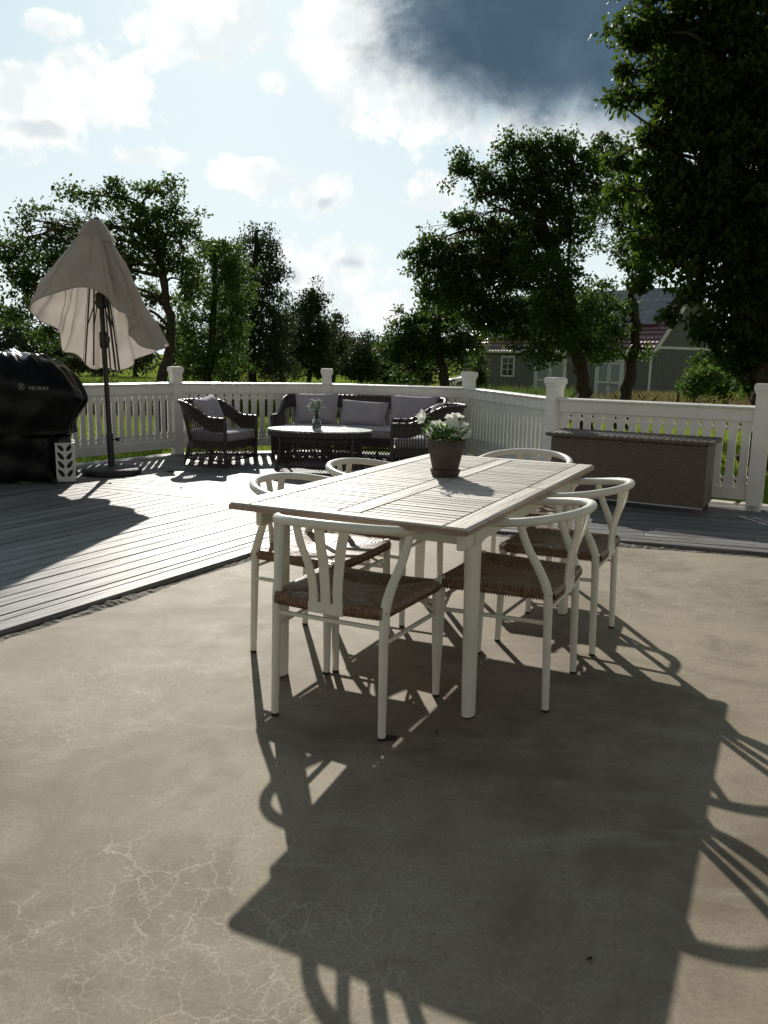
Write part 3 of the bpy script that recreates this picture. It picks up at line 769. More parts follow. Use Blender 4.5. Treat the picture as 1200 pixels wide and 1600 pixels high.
def braid(mb, pts, r=.019, n=8):
    """twisted rope-like rim"""
    P = []; pts = [Vector(p) for p in pts]
    L = 0
    for i in range(len(pts)-1):
        d = (pts[i+1]-pts[i]).length; m_ = max(1, int(d/.010))
        for j in range(m_): P.append(pts[i]+(pts[i+1]-pts[i])*(j/m_))
    P.append(pts[-1]); k0 = len(mb.v)
    mb.tube(P, r, n)
    for i, p in enumerate(P):
        for j in range(n):
            idx = k0+i*n+j; v = Vector(mb.v[idx]); ph = i*.55-2*pi*j/n*2
            mb.v[idx] = tuple(p+(v-p)*(.88+.26*abs(sin(ph))))
def build_seating(name, label, cat, loc, rotz, hw, dep, back_z, arm_z, pillows, group=None, seat_z=.30):
    """tub-shaped wicker seat facing local +Y"""
    t = thing(name, label, cat, loc, rotz, group)
    hd = dep/2; rc = min(.30, hw*.95)
    # plan outline, u in 0..1 from front right arm round the back to front left arm
    def plan(u):
        seg1 = dep-rc; arc = pi/2*rc; mid = 2*(hw-rc); Lt = 2*seg1+2*arc+mid; s = u*Lt
        if s < seg1: return Vector((hw, hd-s, 0)), Vector((1, 0, 0))
        s -= seg1
        if s < arc: a = s/rc; return Vector((hw-rc+rc*cos(a), -hd+rc-rc*sin(a), 0)), Vector((cos(a), -sin(a), 0))
        s -= arc
        if s < mid: return Vector((hw-rc-s, -hd, 0)), Vector((0, -1, 0))
        s -= mid
        if s < arc: a = pi/2+s/rc; return Vector((-(hw-rc)+rc*cos(a), -hd+rc-rc*sin(a), 0)), Vector((cos(a), -sin(a), 0))
        s -= arc; return Vector((-hw, -hd+rc+s, 0)), Vector((-1, 0, 0))
    Lt = 2*(dep-rc)+pi*rc+2*(hw-rc)
    def rimz(u):
        p, n = plan(u); f = max(0, min(1, (hd*.55-p.y)/(dep*.62))); f = f*f*(3-2*f)
        return arm_z+(back_z-arm_z)*f
    def Sf(u, z):
        p, n = plan(u); b = max(0, -n.y)
        fl = .0
        zz = (z-seat_z)/(back_z-seat_z)
        fl = .10*b*max(0, zz)**1.3+.015*max(0, zz)
        if z < seat_z: fl = .035*(1-z/seat_z)*(1 if b > .3 else .1)
        return p+n*fl+Vector((0, 0, z)), n
    band = .14
    def S_band(u, v):  # v 0..1 from band bottom to rim
        zr = rimz(u); p, n = Sf(u, zr-band*(1-v) if True else 0); return p, n
    mb = MB(); weave_grid(mb, S_band, 0, 1, 0, 1, Lt, band, .014, .032)
    mb.build('woven_band', 'wicker', t, smooth=True)
    # open upright strands between band and seat
    mb = MB(); n = int(Lt/.030)
    for k in range(n+1):
        u = k/n; zr = rimz(u)-band
        pts = [Sf(u, seat_z+(zr-seat_z)*f)[0] for f in (0, .5, 1)]
        if zr > seat_z+.02: mb.tube(pts, .0055, 4, False)
    mb.build('open_strands', 'wicker', t)
    def S_ap(u, v): return Sf(u, seat_z-.07+.085*v)
    mb = MB(); weave_grid(mb, S_ap, 0, 1, 0, 1, Lt, .085, .014, .032)
    G = []
    def S_front(u, v): return Vector((-hw+2*hw*u, hd, seat_z-.07+.085*v)), Vector((0, 1, 0))
    weave_grid(mb, S_front, 0, 1, 0, 1, 2*hw, .085, .014, .032)
    mb.build('seat_apron', 'wicker', t, smooth=True)
    ring = [plan(k/72)[0] for k in range(73)]
    ring += [Vector((-hw+2*hw*k/13, hd+.012*sin(pi*k/13), 0)) for k in range(1, 13)]
    def loft(mb, levels):
        k0 = len(mb.v); n_ = len(ring)
        for ins, z in levels:
            for p in ring: mb.v.append((p.x*(1-ins/hw), p.y*(1-ins/hd), z))
        for i in range(len(levels)-1):
            for j in range(n_): mb.f.append((k0+i*n_+j, k0+i*n_+(j+1) % n_, k0+(i+1)*n_+(j+1) % n_, k0+(i+1)*n_+j)); mb.mi.append(0)
        mb.f.append(tuple(k0+j for j in range(n_))); mb.f.append(tuple(k0+(len(levels)-1)*n_+j for j in range(n_))); mb.mi += [0, 0]
    mb = MB(); loft(mb, [(.01, seat_z-.022), (.01, seat_z+.002)]); mb.build('seat_deck', 'wicker', t)
    def S_lo(u, v): return Sf(u, .075+(seat_z-.07-.075)*v)
    def S_fl(u, v): return Vector((-hw+2*hw*u, hd, .075+(seat_z-.145)*v)), Vector((0, 1, 0))
    mb = MB(); lattice(mb, S_lo, 0, 1, 0, 1, int(Lt/.034), 3.2, .0048); lattice(mb, S_fl, 0, 1, 0, 1, int(2*hw/.034), 3.2, .0048)
    for Sx, n_ in ((S_lo, 40), (S_fl, 12)):
        mb.tube([Sx(k/n_, 0)[0] for k in range(n_+1)], .010, 5)
    mb.build('lattice_skirt', 'wicker', t)
    rim = [Sf(k/60, rimz(k/60)+.006)[0]+Vector((0, 0, .0)) for k in range(61)]
    p0, p1 = rim[0], rim[-1]
    rim = [p0+Vector((0, .02, -.03))]+rim+[p1+Vector((0, .02, -.03))]
    mb = MB(); braid(mb, rim, .0185, 8); mb.build('braided_rim', 'wicker', t, smooth=True)
    for s in (-1, 1):
        mb = MB(); mb.tube([(s*hw*1.0, hd+.004, 0), (s*hw, hd+.008, .15), (s*hw, hd+.012, seat_z), (s*hw, hd+.012, arm_z-.02)], [.017, .019, .022, .022], 10); mb.build('front_leg', 'wicker', t, smooth=True)
        q = .16 if s > 0 else .84
        b0 = Vector((s*(hw-rc*.35), -hd+rc*.35, 0))
        mb = MB(); mb.tube([b0+Vector((s*.05, -.07, 0)), b0+Vector((s*.03, -.04, .14)), b0+Vector((s*.008, -.01, seat_z)), b0+Vector((s*.03, -.05, back_z-.10))], [.015, .017, .018, .016], 8); mb.build('rear_leg', 'wicker', t, smooth=True)
    if hw > .6:
        for x in (-.3*hw, .3*hw):
            mb = MB(); mb.tube([(x, hd+.004, 0), (x, hd+.004, seat_z-.06)], .015, 8); mb.build('middle_leg', 'wicker', t, smooth=True)
    mb = MB(); loft(mb, [(.06, seat_z+.004), (.032, seat_z+.012), (.022, seat_z+.03), (.020, seat_z+.075), (.024, seat_z+.098), (.040, seat_z+.113), (.075, seat_z+.121), (.16, seat_z+.127)]); sc = mb.build('seat_cushion', 'cushion', t, smooth=True)
    mb = MB(); mb.tube([Vector((p.x*(1-.021/hw), p.y*(1-.021/hd), seat_z+.100)) for p in ring+ring[:1]], .0045, 5, False); mb.build('piping', 'cushion', sc)
    for (x, w, h, tilt, yaw, roll, dy) in pillows:
        R3 = Matrix.Rotation(yaw, 3, 'Z') @ Matrix.Rotation(tilt, 3, 'X') @ Matrix.Rotation(roll, 3, 'Y')
        mb = MB(); pillow(mb, w/2, h/2, .085, R3, Vector((x, -hd+.16+dy, seat_z+.115+h/2*cos(tilt)))); mb.build('pillow', 'cushion', t, smooth=True)
    return t
def pillow(mb, hx, hz, th, R3, c):
    n = 14
    for sg in (1, -1):
        G = []
        for i in range(n+1):
            r = []
            for j in range(n+1):
                a = -1+2*i/n; b = -1+2*j/n
                pin = 1-.06*(1-a*a)*abs(b)**3; pin2 = 1-.06*(1-b*b)*abs(a)**3
                f = (max(0, 1-a**4)*max(0, 1-b**4))**.55
                wr = 1+.06*sin(5*a+2*b)*cos(4*b-a)
                r.append(R3 @ Vector((a*hx*pin2, sg*th*f*wr, b*hz*pin))+c)
            G.append(r)
        mb.grid(G, flip=sg > 0)
def build_lounge():
    fr = Vector((-1.35, 9.80)); d = Vector((cos(radians(-11)), sin(radians(-11)))); nn = Vector((-d.y, d.x)); hw, dep = .985, .74
    c = fr+d*hw+nn*dep/2
    build_seating('wicker_sofa', 'long dark brown wicker sofa with grey cushions in front of the fence', 'sofa', (c.x, c.y, DZ), radians(-11)+pi, hw, dep, .735, .52,
                  [(.60, .56, .40, .30, .03, .03, .03), (-.01, .60, .33, .42, -.04, -.05, .06), (-.62, .58, .40, .30, .02, -.02, .02)], None, .285)
    mid = Vector((-1.64, 9.235)); fac = Vector((.915, -.40)); dep = .62
    c = mid-fac.normalized()*dep/2
    build_seating('wicker_armchair', 'dark wicker armchair left of the coffee table, grey pillow leaning in its back', 'armchair', (c.x, c.y, DZ), atan2(fac.y, fac.x)-pi/2, .31, dep, .70, .53,
                  [(.0, .44, .40, .38, .1, .12, .05)], 'wicker armchairs by the coffee table', .27)
    fac = Vector((-1, .02)); c = Vector((.42, 9.02))
    build_seating('wicker_armchair', 'dark wicker armchair right of the sofa, half hidden behind the petunia pot', 'armchair', (c.x, c.y, DZ), atan2(fac.y, fac.x)-pi/2, .31, .66, .72, .53,
                  [(.0, .46, .40, .50, -.1, .2, .06)], 'wicker armchairs by the coffee table', .27)
    # coffee table
    c = Vector((-.72, 8.98)); t = thing('coffee_table', 'oval dark wicker coffee table with pale glass top before the sofa', 'table', (c.x, c.y, DZ), radians(-10))
    a, b, h = .585, .36, .45
    mb = MB(); mb.lathe([(a*.97, h-.012), (a, h-.009), (a, h-.004), (a*.995, h), (0, h)], 48, sy=b/a); mb.lathe([(0, h-.012), (a*.97, h-.012)], 48, sy=b/a); mb.build('glass_top', 'table_glass', t)
    def S_r(u, v): th = 2*pi*u; return Vector((a*.985*cos(th), b*.985*sin(th), h-.07+.052*v)), Vector((cos(th), sin(th), 0))
    mb = MB(); weave_grid(mb, S_r, 0, 1, 0, 1, 3.1, .055, .013, .03)
    def S_t(u, v): th = 2*pi*u; return Vector((a*.98*cos(th)*v, b*.98*sin(th)*v, h-.018)), Vector((0, 0, 1))
    weave_grid(mb, S_t, 0, 1, .02, 1, 3.1, .5, .02, .04, .0015); mb.build('woven_top', 'wicker', t, smooth=True)
    def S_l(u, v): th = 2*pi*u; k = .80-.06*(1-v)+.10*(1-v)**2; return Vector((a*k*cos(th), b*k*sin(th), .06+(h-.15)*v)), Vector((cos(th), sin(th), 0))
    mb = MB(); lattice(mb, S_l, 0, 1, 0, 1, 76, 4.0, .0048, 6); mb.tube([S_l(k/40, 0)[0] for k in range(41)], .010, 5); mb.tube([S_l(k/40, 1)[0] for k in range(41)], .012, 5); mb.build('lattice_skirt', 'wicker', t)
    def S_b(u, v): th = 2*pi*u; return Vector((a*.82*cos(th), b*.82*sin(th), h-.13+.07*v)), Vector((cos(th), sin(th), 0))
    mb = MB(); weave_grid(mb, S_b, 0, 1, 0, 1, 2.6, .07, .013, .03); mb.build('woven_band', 'wicker', t, smooth=True)
    for th in (radians(35), radians(145), radians(215), radians(325)):
        x, y = a*cos(th), b*sin(th); mb = MB(); mb.tube([(x*.93, y*.93, 0), (x*.84, y*.84, .2), (x*.84, y*.84, h-.05)], [.016, .018, .02], 8); mb.build('leg', 'wicker', t, smooth=True)
    # bottle vase with white flowers
    q = Vector((-.745, 8.88)); v = thing('bottle_vase', 'clear glass bottle with a bunch of small white flowers on the coffee table', 'vase', (q.x, q.y, DZ+h))
    rb = .050; hb = .155
    prof = [(0, .002), (rb*.9, .001), (rb, .008), (rb, .105), (rb*.92, .125), (rb*.62, .140), (.020, .147), (.020, .160), (.024, .163), (.024, .172)]
    inner = [(r-.0035 if r > .01 else 0, z+(.006 if r < rb*.95 and z < .01 else 0)) for r, z in prof]
    mb = MB(); mb.lathe(prof, 28); mb.lathe(list(reversed(inner)), 28); mb.build('bottle', 'glass', v, smooth=True)
    mb = MB(); mb.lathe([(0, .010), (rb-.006, .010), (rb-.005, .07), (0, .07)], 24); mb.build('water', 'glass', v, smooth=True)
    R = random.Random(9); mb = MB(); heads = []
    for i in range(34):
        hx, hy, hz = R.gauss(-.012, .050), R.gauss(0, .04), .205+R.random()*.12
        if i < 5: hx, hz = R.uniform(.01, .045), R.uniform(.30, .325)
        heads.append((hx, hy, hz)); mb.tube(catmull([(R.uniform(-.03, .03), R.uniform(-.03, .03), .015), (R.uniform(-.01, .01), R.uniform(-.01, .01), .165), (hx, hy, hz)], 4), .0013, 4)
        for k in range(5): leaf_quad(mb, (hx*.8+R.gauss(0, .012), hy*.8+R.gauss(0, .012), hz-R.random()*.05), (R.uniform(-1, 1), R.uniform(-1, 1), R.uniform(-.3, 1)), (0, 0, 1), .022, .010)
    mb.build('stems', 'flower_leaf', v)
    for hx, hy, hz in heads:
        mb = MB()
        for k in range(9):
            a_ = k*2*pi/9+R.random(); tl = R.uniform(.0, .8); leaf_quad(mb, (hx, hy, hz), (cos(a_), sin(a_), tl), (0, 0, 1), R.uniform(.020, .028), .017)
        mb.build('flower_head', 'petal', v)
build_lounge()

# ------------------------------------------------------------ storage box
def build_box():
    frp = Vector((2.63, 6.66)); d = Vector((cos(radians(150)), sin(radians(150)))); nn = Vector((d.y, -d.x)); L, D = 1.32, .42
    c = frp+d*L/2+nn*D/2
    if nn.y < 0: c = frp+d*L/2-nn*D/2
    t = thing('storage_box', 'long brown wicker storage box with overhanging lid by the right fence', 'storage box', (c.x, c.y, DZ), radians(-30))
    h0, h1 = .055, .565
    def face(o, du, dn, Lu, m_='box_wicker'):
        def Sx(u, v): return Vector(o)+Vector(du)*(Lu*u)+Vector((0, 0, (h1-h0)*v)), Vector(dn)
        mb = MB(); weave_grid(mb, Sx, 0, 1, 0, 1, Lu, h1-h0, .0165, .042, .0032); return mb
    x, y = L/2, D/2
    face((-x, -y, h0), (1, 0, 0), (0, -1, 0), L).build('front_panel', 'box_wicker', t, smooth=True)
    face((x, y, h0), (-1, 0, 0), (0, 1, 0), L).build('back_panel', 'box_wicker', t, smooth=True)
    face((x, -y, h0), (0, 1, 0), (1, 0, 0), D).build('side_panel', 'box_wicker', t, smooth=True)
    face((-x, y, h0), (0, -1, 0), (-1, 0, 0), D).build('side_panel', 'box_wicker', t, smooth=True)
    mb = MB(); mb.box((0, 0, (h0+h1)/2), (x-.008, y-.008, (h1-h0)/2-.004)); mb.build('liner', 'rubber', t)
    mb = MB(); mb.bar((-x, -y-.002, h0-.006), (x, -y-.002, h0-.006), .008, .010); mb.build('bottom_trim', 'alu', t)
    for sx in (-1, 1):
        for sy in (-1, 1): mb = MB(); mb.box((sx*(x-.03), sy*(y-.03), h0/2), (.018, .018, h0/2), bev=.003); mb.build('foot', 'box_wicker', t)
    # lid: slightly domed woven top with a braided rim
    def S_top(u, v): 
        a, b = -1+2*u, -1+2*v
        return Vector((a*(x+.028), b*(y+.028), h1+.038+.012*(1-a**4)*(1-b*b))), Vector((0, 0, 1))
    mb = MB(); weave_grid(mb, S_top, 0, 1, 0, 1, L+.05, D+.05, .0165, .042, .0028)
    mb.box((0, 0, h1+.020), (x+.024, y+.024, .014)); lid = mb.build('lid', 'box_wicker', t)
    mb = MB(); e = .032; braid(mb, [(-x-e, -y-e, h1+.028), (x+e, -y-e, h1+.028), (x+e, y+e, h1+.028), (-x-e, y+e, h1+.028), (-x-e, -y-e, h1+.028)], .017, 8); mb.build('lid_rim', 'box_wicker', lid, smooth=True)
build_box()

# ------------------------------------------------------------ parasol
def build_parasol():
    px, py = -2.826, 8.40
    t = thing('parasol', 'half closed beige parasol billowing on a dark pole at the left fence', 'parasol', (px, py, DZ))
    mb = MB(); mb.lathe([(0, 0), (.27, 0), (.292, .012), (.295, .05), (.275, .068), (.10, .078), (.045, .085), (0, .085)], 40); mb.build('base', 'base_dark', t, smooth=True)
    lean = Vector((-.045, 0, 2.46))
    def ax(z): return Vector((lean.x*z/2.46, 0, z))
    mb = MB(); mb.tube([ax(.06), ax(.42)], .034, 14); tb = mb.build('base_tube', 'base_dark', t, smooth=True)
    mb = MB(); mb.tube([ax(.36)+Vector((.03, -.01, 0)), ax(.36)+Vector((.075, -.012, 0))], .007, 8); mb.box(ax(.36)+Vector((.085, -.012, 0)), (.014, .012, .022), bev=.004); mb.build('clamp_knob', 'rubber', tb)
    mb = MB(); mb.tube([ax(.09), ax(2.42)], .0255, 14); mb.build('pole', 'pole_dark', t, smooth=True)
    mb = MB(); mb.tube([ax(1.27), ax(1.29), ax(1.42), ax(1.44)], [.03, .042, .042, .03], 14); mb.box(ax(1.36)+Vector((.05, -.02, 0)), (.016, .014, .03), bev=.004); mb.build('crank_housing', 'pole_dark', t, smooth=True)
    mb = MB(); mb.tube([ax(1.66), ax(1.68), ax(1.80), ax(1.82)], [.035, .055, .055, .035], 14); mb.build('rib_hub', 'pole_dark', t, smooth=True)
    apex = ax(2.50)
    s = PXM(8.4)
    def hp(x, y, dY): q = W(x, y, 8.4+dY); return Vector((q.x-px, q.y-py, q.z-DZ))
    hem = [hp(265, 537, -.05), hp(243, 546, -.22), hp(216, 536, -.27), hp(209, 515, -.32), hp(213, 500, -.36), hp(194, 489, -.42), hp(176, 477, -.44), hp(161, 459, -.48), hp(127, 448, -.52), hp(80, 460, -.48), hp(38, 484, -.24),
           hp(62, 503, .05), hp(95, 520, .20), hp(94, 548, .34), hp(118, 553, .42), hp(143, 576, .46), hp(163, 574, .38), hp(187, 579, .40), hp(212, 568, .38), hp(237, 552, .28), hp(252, 545, .12)]
    H = catmull(hem, 8, closed=True); N = len(H); nv = 30; G = []
    # angles of the hem points for pleats
    for i, hq in enumerate(H):
        row = []
        for j in range(nv+1):
            f = j/nv; p = apex.lerp(hq, f)
            out = Vector((hq.x-apex.x, hq.y-apex.y, 0)); out = out.normalized() if out.length > 1e-4 else Vector((1, 0, 0))
            u8 = i/N*8; gore = abs(sin(pi*u8)); pl = -.095*(1-gore)**2*f**.7*(1-.3*f)+.030*f*sin(pi*f)*gore+.022*sin(i/N*2*pi*15+3.2*f*pi)*f*f+.024*sin(8*f+i/N*19)*f*(1-.4*f)+.010*sin(26*f+i/N*31)*f
            sag = .055*sin(pi*f**.7)*(1-f*.5)*(1.3 if hq.x < -.2 else 1.)
            p = p+out*(pl+sag)
            row.append(p)
        G.append(row)
    mb = MB(); mb.grid(G, closed_u=True); can = mb.build('canopy', 'parasol_cloth', t, smooth=False)
    can.data.polygons.foreach_set('use_smooth', [True]*len(can.data.polygons))
    for k in range(8):
        ii = int(round((k+.5)/8*N)) % N
        mb = MB(); mb.tube([Vector(p)+Vector((p.x-ax(2).x, p.y, 0)).normalized()*.0015 for p in G[ii][1:]], .0035, 4, False); mb.build('seam', 'parasol_cloth', can)
    # hem seam
    mb = MB(); mb.tube([G[i % N][nv] for i in range(N+1)], .0045, 5, False); mb.build('hem', 'parasol_cloth', can)
    # wind vent cap on top
    G2 = []
    for i in range(48):
        a = 2*pi*i/48; row = []; sq = 1+.10*abs(sin(2*a)); skew = .05*cos(a-2.6)
        for j in range(6):
            f = j/5; r = .05*min(1, f*5)+.125*max(0, f-.2)/.8*sq; row.append(apex+Vector((cos(a)*r, sin(a)*r, .022-.215*max(0, f-.15)**1.05+skew*f*.9)))
        G2.append(row)
    mb = MB(); mb.grid(G2, closed_u=True); v = mb.build('vent_cap', 'parasol_cloth', t); v.data.polygons.foreach_set('use_smooth', [True]*len(v.data.polygons))
    mb = MB(); mb.lathe([(.028, -.01), (.030, .012), (.02, .03), (0, .034)], 14, apex); mb.build('finial', 'pole_dark', t, smooth=True)
    # ribs hang close to the pole with short struts to the hub
    for i, (a, z, r) in enumerate(((200, 1.12, .19), (150, 1.10, .17), (330, 1.06, .075), (20, 1.04, .10), (285, 1.03, .05), (80, 1.08, .20), (115, 1.10, .20), (50, 1.05, .16))):
        th = radians(a); o = Vector((cos(th), sin(th), 0)); top = apex+Vector((0, 0, -.05))+o*.03; lo = ax(z)+o*r
        mb = MB(); mb.tube([top, top.lerp(lo, .5)+o*.0, lo], .0085, 8); rb = mb.build('rib', 'pole_dark', t, smooth=True)
        mb = MB(); mb.tube([ax(1.74)+o*.05, top.lerp(lo, .72)], .006, 6); mb.build('strut', 'pole_dark', rb, smooth=True)
build_parasol()

# ------------------------------------------------------------ covered barbecue and white cabinet
def text_mesh(body, size, name, ext=.0006):
    cu = bpy.data.curves.new(name, 'FONT'); cu.body = body; cu.size = size; cu.extrude = ext; cu.align_x = 'LEFT'; cu.space_character = 1.12
    o = bpy.data.objects.new(name, cu); COL.objects.link(o)
    me = bpy.data.meshes.new_from_object(o.evaluated_get(bpy.context.evaluated_depsgraph_get())); bpy.data.objects.remove(o); return me
def curve_plate(rect, holes, ext, name, mtl):
    cu = bpy.data.curves.new(name, 'CURVE'); cu.dimensions = '2D'; cu.fill_mode = 'BOTH'; cu.extrude = ext
    for poly in [rect]+holes:
        sp = cu.splines.new('POLY'); sp.points.add(len(poly)-1); sp.use_cyclic_u = True
        for p, (x, y) in zip(sp.points, poly): p.co = (x, y, 0, 1)
    o = bpy.data.objects.new(name, cu); COL.objects.link(o); bpy.context.view_layer.update()
    me = bpy.data.meshes.new_from_object(o.evaluated_get(bpy.context.evaluated_depsgraph_get())); bpy.data.objects.remove(o)
    me.materials.clear(); me.materials.append(M[mtl]); return me
def build_bbq():
    cx, cy = -3.78, 7.92
    t = thing('covered_barbecue', 'barbecue under a glossy black cover with white lettering, left edge', 'barbecue', (cx, cy, DZ))
    prof = [(.02, .655, .33), (.25, .665, .335), (.40, .675, .34), (.44, .69, .342), (.465, .745, .345), (.50, .735, .35), (.56, .745, .352), (.65, .80, .355), (.76, .865, .355), (.84, .865, .355), (.93, .825, .35), (1.02, .755, .335), (1.10, .67, .31), (1.16, .56, .27), (1.195, .46, .22), (1.215, .32, .15), (1.222, .14, .07), (1.223, .01, .01)]
    G = []; n = 240
    prof = [tuple(q) for q in catmull(prof, 6)]
    R = random.Random(3); ph = [R.uniform(0, 6) for _ in range(12)]
    for i in range(n):
        th = 2*pi*i/n; row = []
        for (z, hx, hy) in prof:
            e = 3.0; q = (abs(cos(th))**e+abs(sin(th))**e)**(-1/e); x = hx*cos(th)*q; y = hy*sin(th)*q
            k = .010*sin(9*th+ph[0]+4*z)+.007*sin(17*th+ph[1]-7*z)+.006*sin(23*z+3*th+ph[2])
            if z > 1.: k += .012*sin(26*x+ph[3]+5*y)*(z-1)/.2
            nx, ny = cos(th), sin(th); dz = (.010*sin(21*x+ph[4]+3*y)+.009*sin(37*x+19*y+ph[5])+.007*sin(61*x-23*y+ph[6]+60*z)+.006*abs(sin(43*x+50*z+17*y+ph[7])))*min(1, max(0, (z-.98)/.14))
            row.append((x+nx*k, y+ny*k, z+dz))
        G.append(row)
    mb = MB(); mb.grid(G, closed_u=True); cov = mb.build('cover', 'vinyl', t); cov.data.polygons.foreach_set('use_smooth', [True]*len(cov.data.polygons))
    for sx in (-1, 1):
        for sy in (-1, 1):
            mb = MB(); mb.tube([(sx*.66-.012, sy*.26, .03), (sx*.66+.012, sy*.26, .03)], .03, 14); mb.build('castor', 'rubber', t, smooth=True)
    # lettering on the front of the cover
    y0 = -.375
    a = W(45, 609, cy+y0); me = text_mesh('VELWAY', .072, 'lettering'); me.materials.append(M['logo'])
    xs = [v.co.x for v in me.vertices]; tw = max(xs)-min(xs); want = 31*PXM(cy+y0)
    o = link('lettering', me, t, (a.x-cx, y0, a.z-DZ)); o.rotation_euler = (pi/2, 0, 0); o.scale = (want/tw,)*3
    ec = W(33, 604, cy+y0); r = 4.6*PXM(cy+y0)
    mb = MB()
    mb.tube([(r*cos(k*2*pi/28), 0, r*sin(k*2*pi/28)) for k in range(29)], .0018, 5, False)
    mb.tube([(-.004, 0, -r*.62), (-.004, 0, r*.45)], .0018, 5)
    mb.tube([(-.004, 0, r*.45), (r*.42, 0, r*.4), (r*.45, 0, r*.05), (-.002, 0, -.05*r)], .0018, 5)
    mb.tube([(r*.15, 0, r*.62), (-r*.1, 0, -.1*r), (r*.3, 0, -.55*r)], .0014, 5)
    mb.build('emblem', 'logo', t, loc=(ec.x-cx, y0, ec.z-DZ))
    # cabinet with leaf cut-outs
    y1 = 7.80; a = W(90, 756, y1); b = W(119, 756, y1); z1 = W(105, 692, y1).z-DZ; wd = .17
    c = thing('leaf_cabinet', 'small white cabinet with leaf shaped cut-outs beside the black cover', 'cabinet', (b.x-wd/2*.93, y1-wd/2*.36, DZ), radians(20))
    def leaf(x, y, L, wdt, ang):
        pts = []
        for k in range(16):
            f = k/16*2*pi; u = cos(f)*L/2; v = sin(f)*wdt/2*(1-.35*cos(f))*(1 if abs(cos(f)) < .95 else .3); pts.append((x+u*cos(ang)-v*sin(ang), y+u*sin(ang)+v*cos(ang)))
        return pts
    hgt = z1-.02
    holes = [leaf(sx, .085+k*.082, .090, .036, radians(54 if (j % 2 == 0) else 126)) for j, sx in enumerate((.042, -.042)) for k in range(4)]
    # pairs lean the same way in the photo: mirror each second column
    rect = [(-wd/2, 0), (wd/2, 0), (wd/2, hgt), (-wd/2, hgt)]
    me = curve_plate(rect, holes, .004, 'cut_panel', 'cabinet_white')
    o = link('cut_panel', me, c, (0, -.02, .01)); o.rotation_euler = (pi/2, 0, 0)
    me2 = curve_plate([(-.14, 0), (.14, 0), (.14, hgt), (-.14, hgt)], [leaf(sx, .085+k*.082, .09, .036, radians(54)) for sx in (-.08, .01, .09) for k in range(4)], .004, 'cut_panel', 'cabinet_white')
    for x in (-wd/2+.004, wd/2-.004):
        o = link('cut_panel', me2, c, (x, .128, .01)); o.rotation_euler = (pi/2, 0, pi/2)
    mb = MB(); mb.box((0, .13, z1-.004), (wd/2+.004, .156, .008), bev=.003); mb.box((0, .13, .034), (wd/2-.008, .14, .006)); mb.build('shelf', 'cabinet_white', c)
    mb = MB(); mb.box((0, .13, .24), (wd/2-.03, .11, .19), bev=.02); mb.build('gas_bottle_cover', 'base_dark', c)
build_bbq()

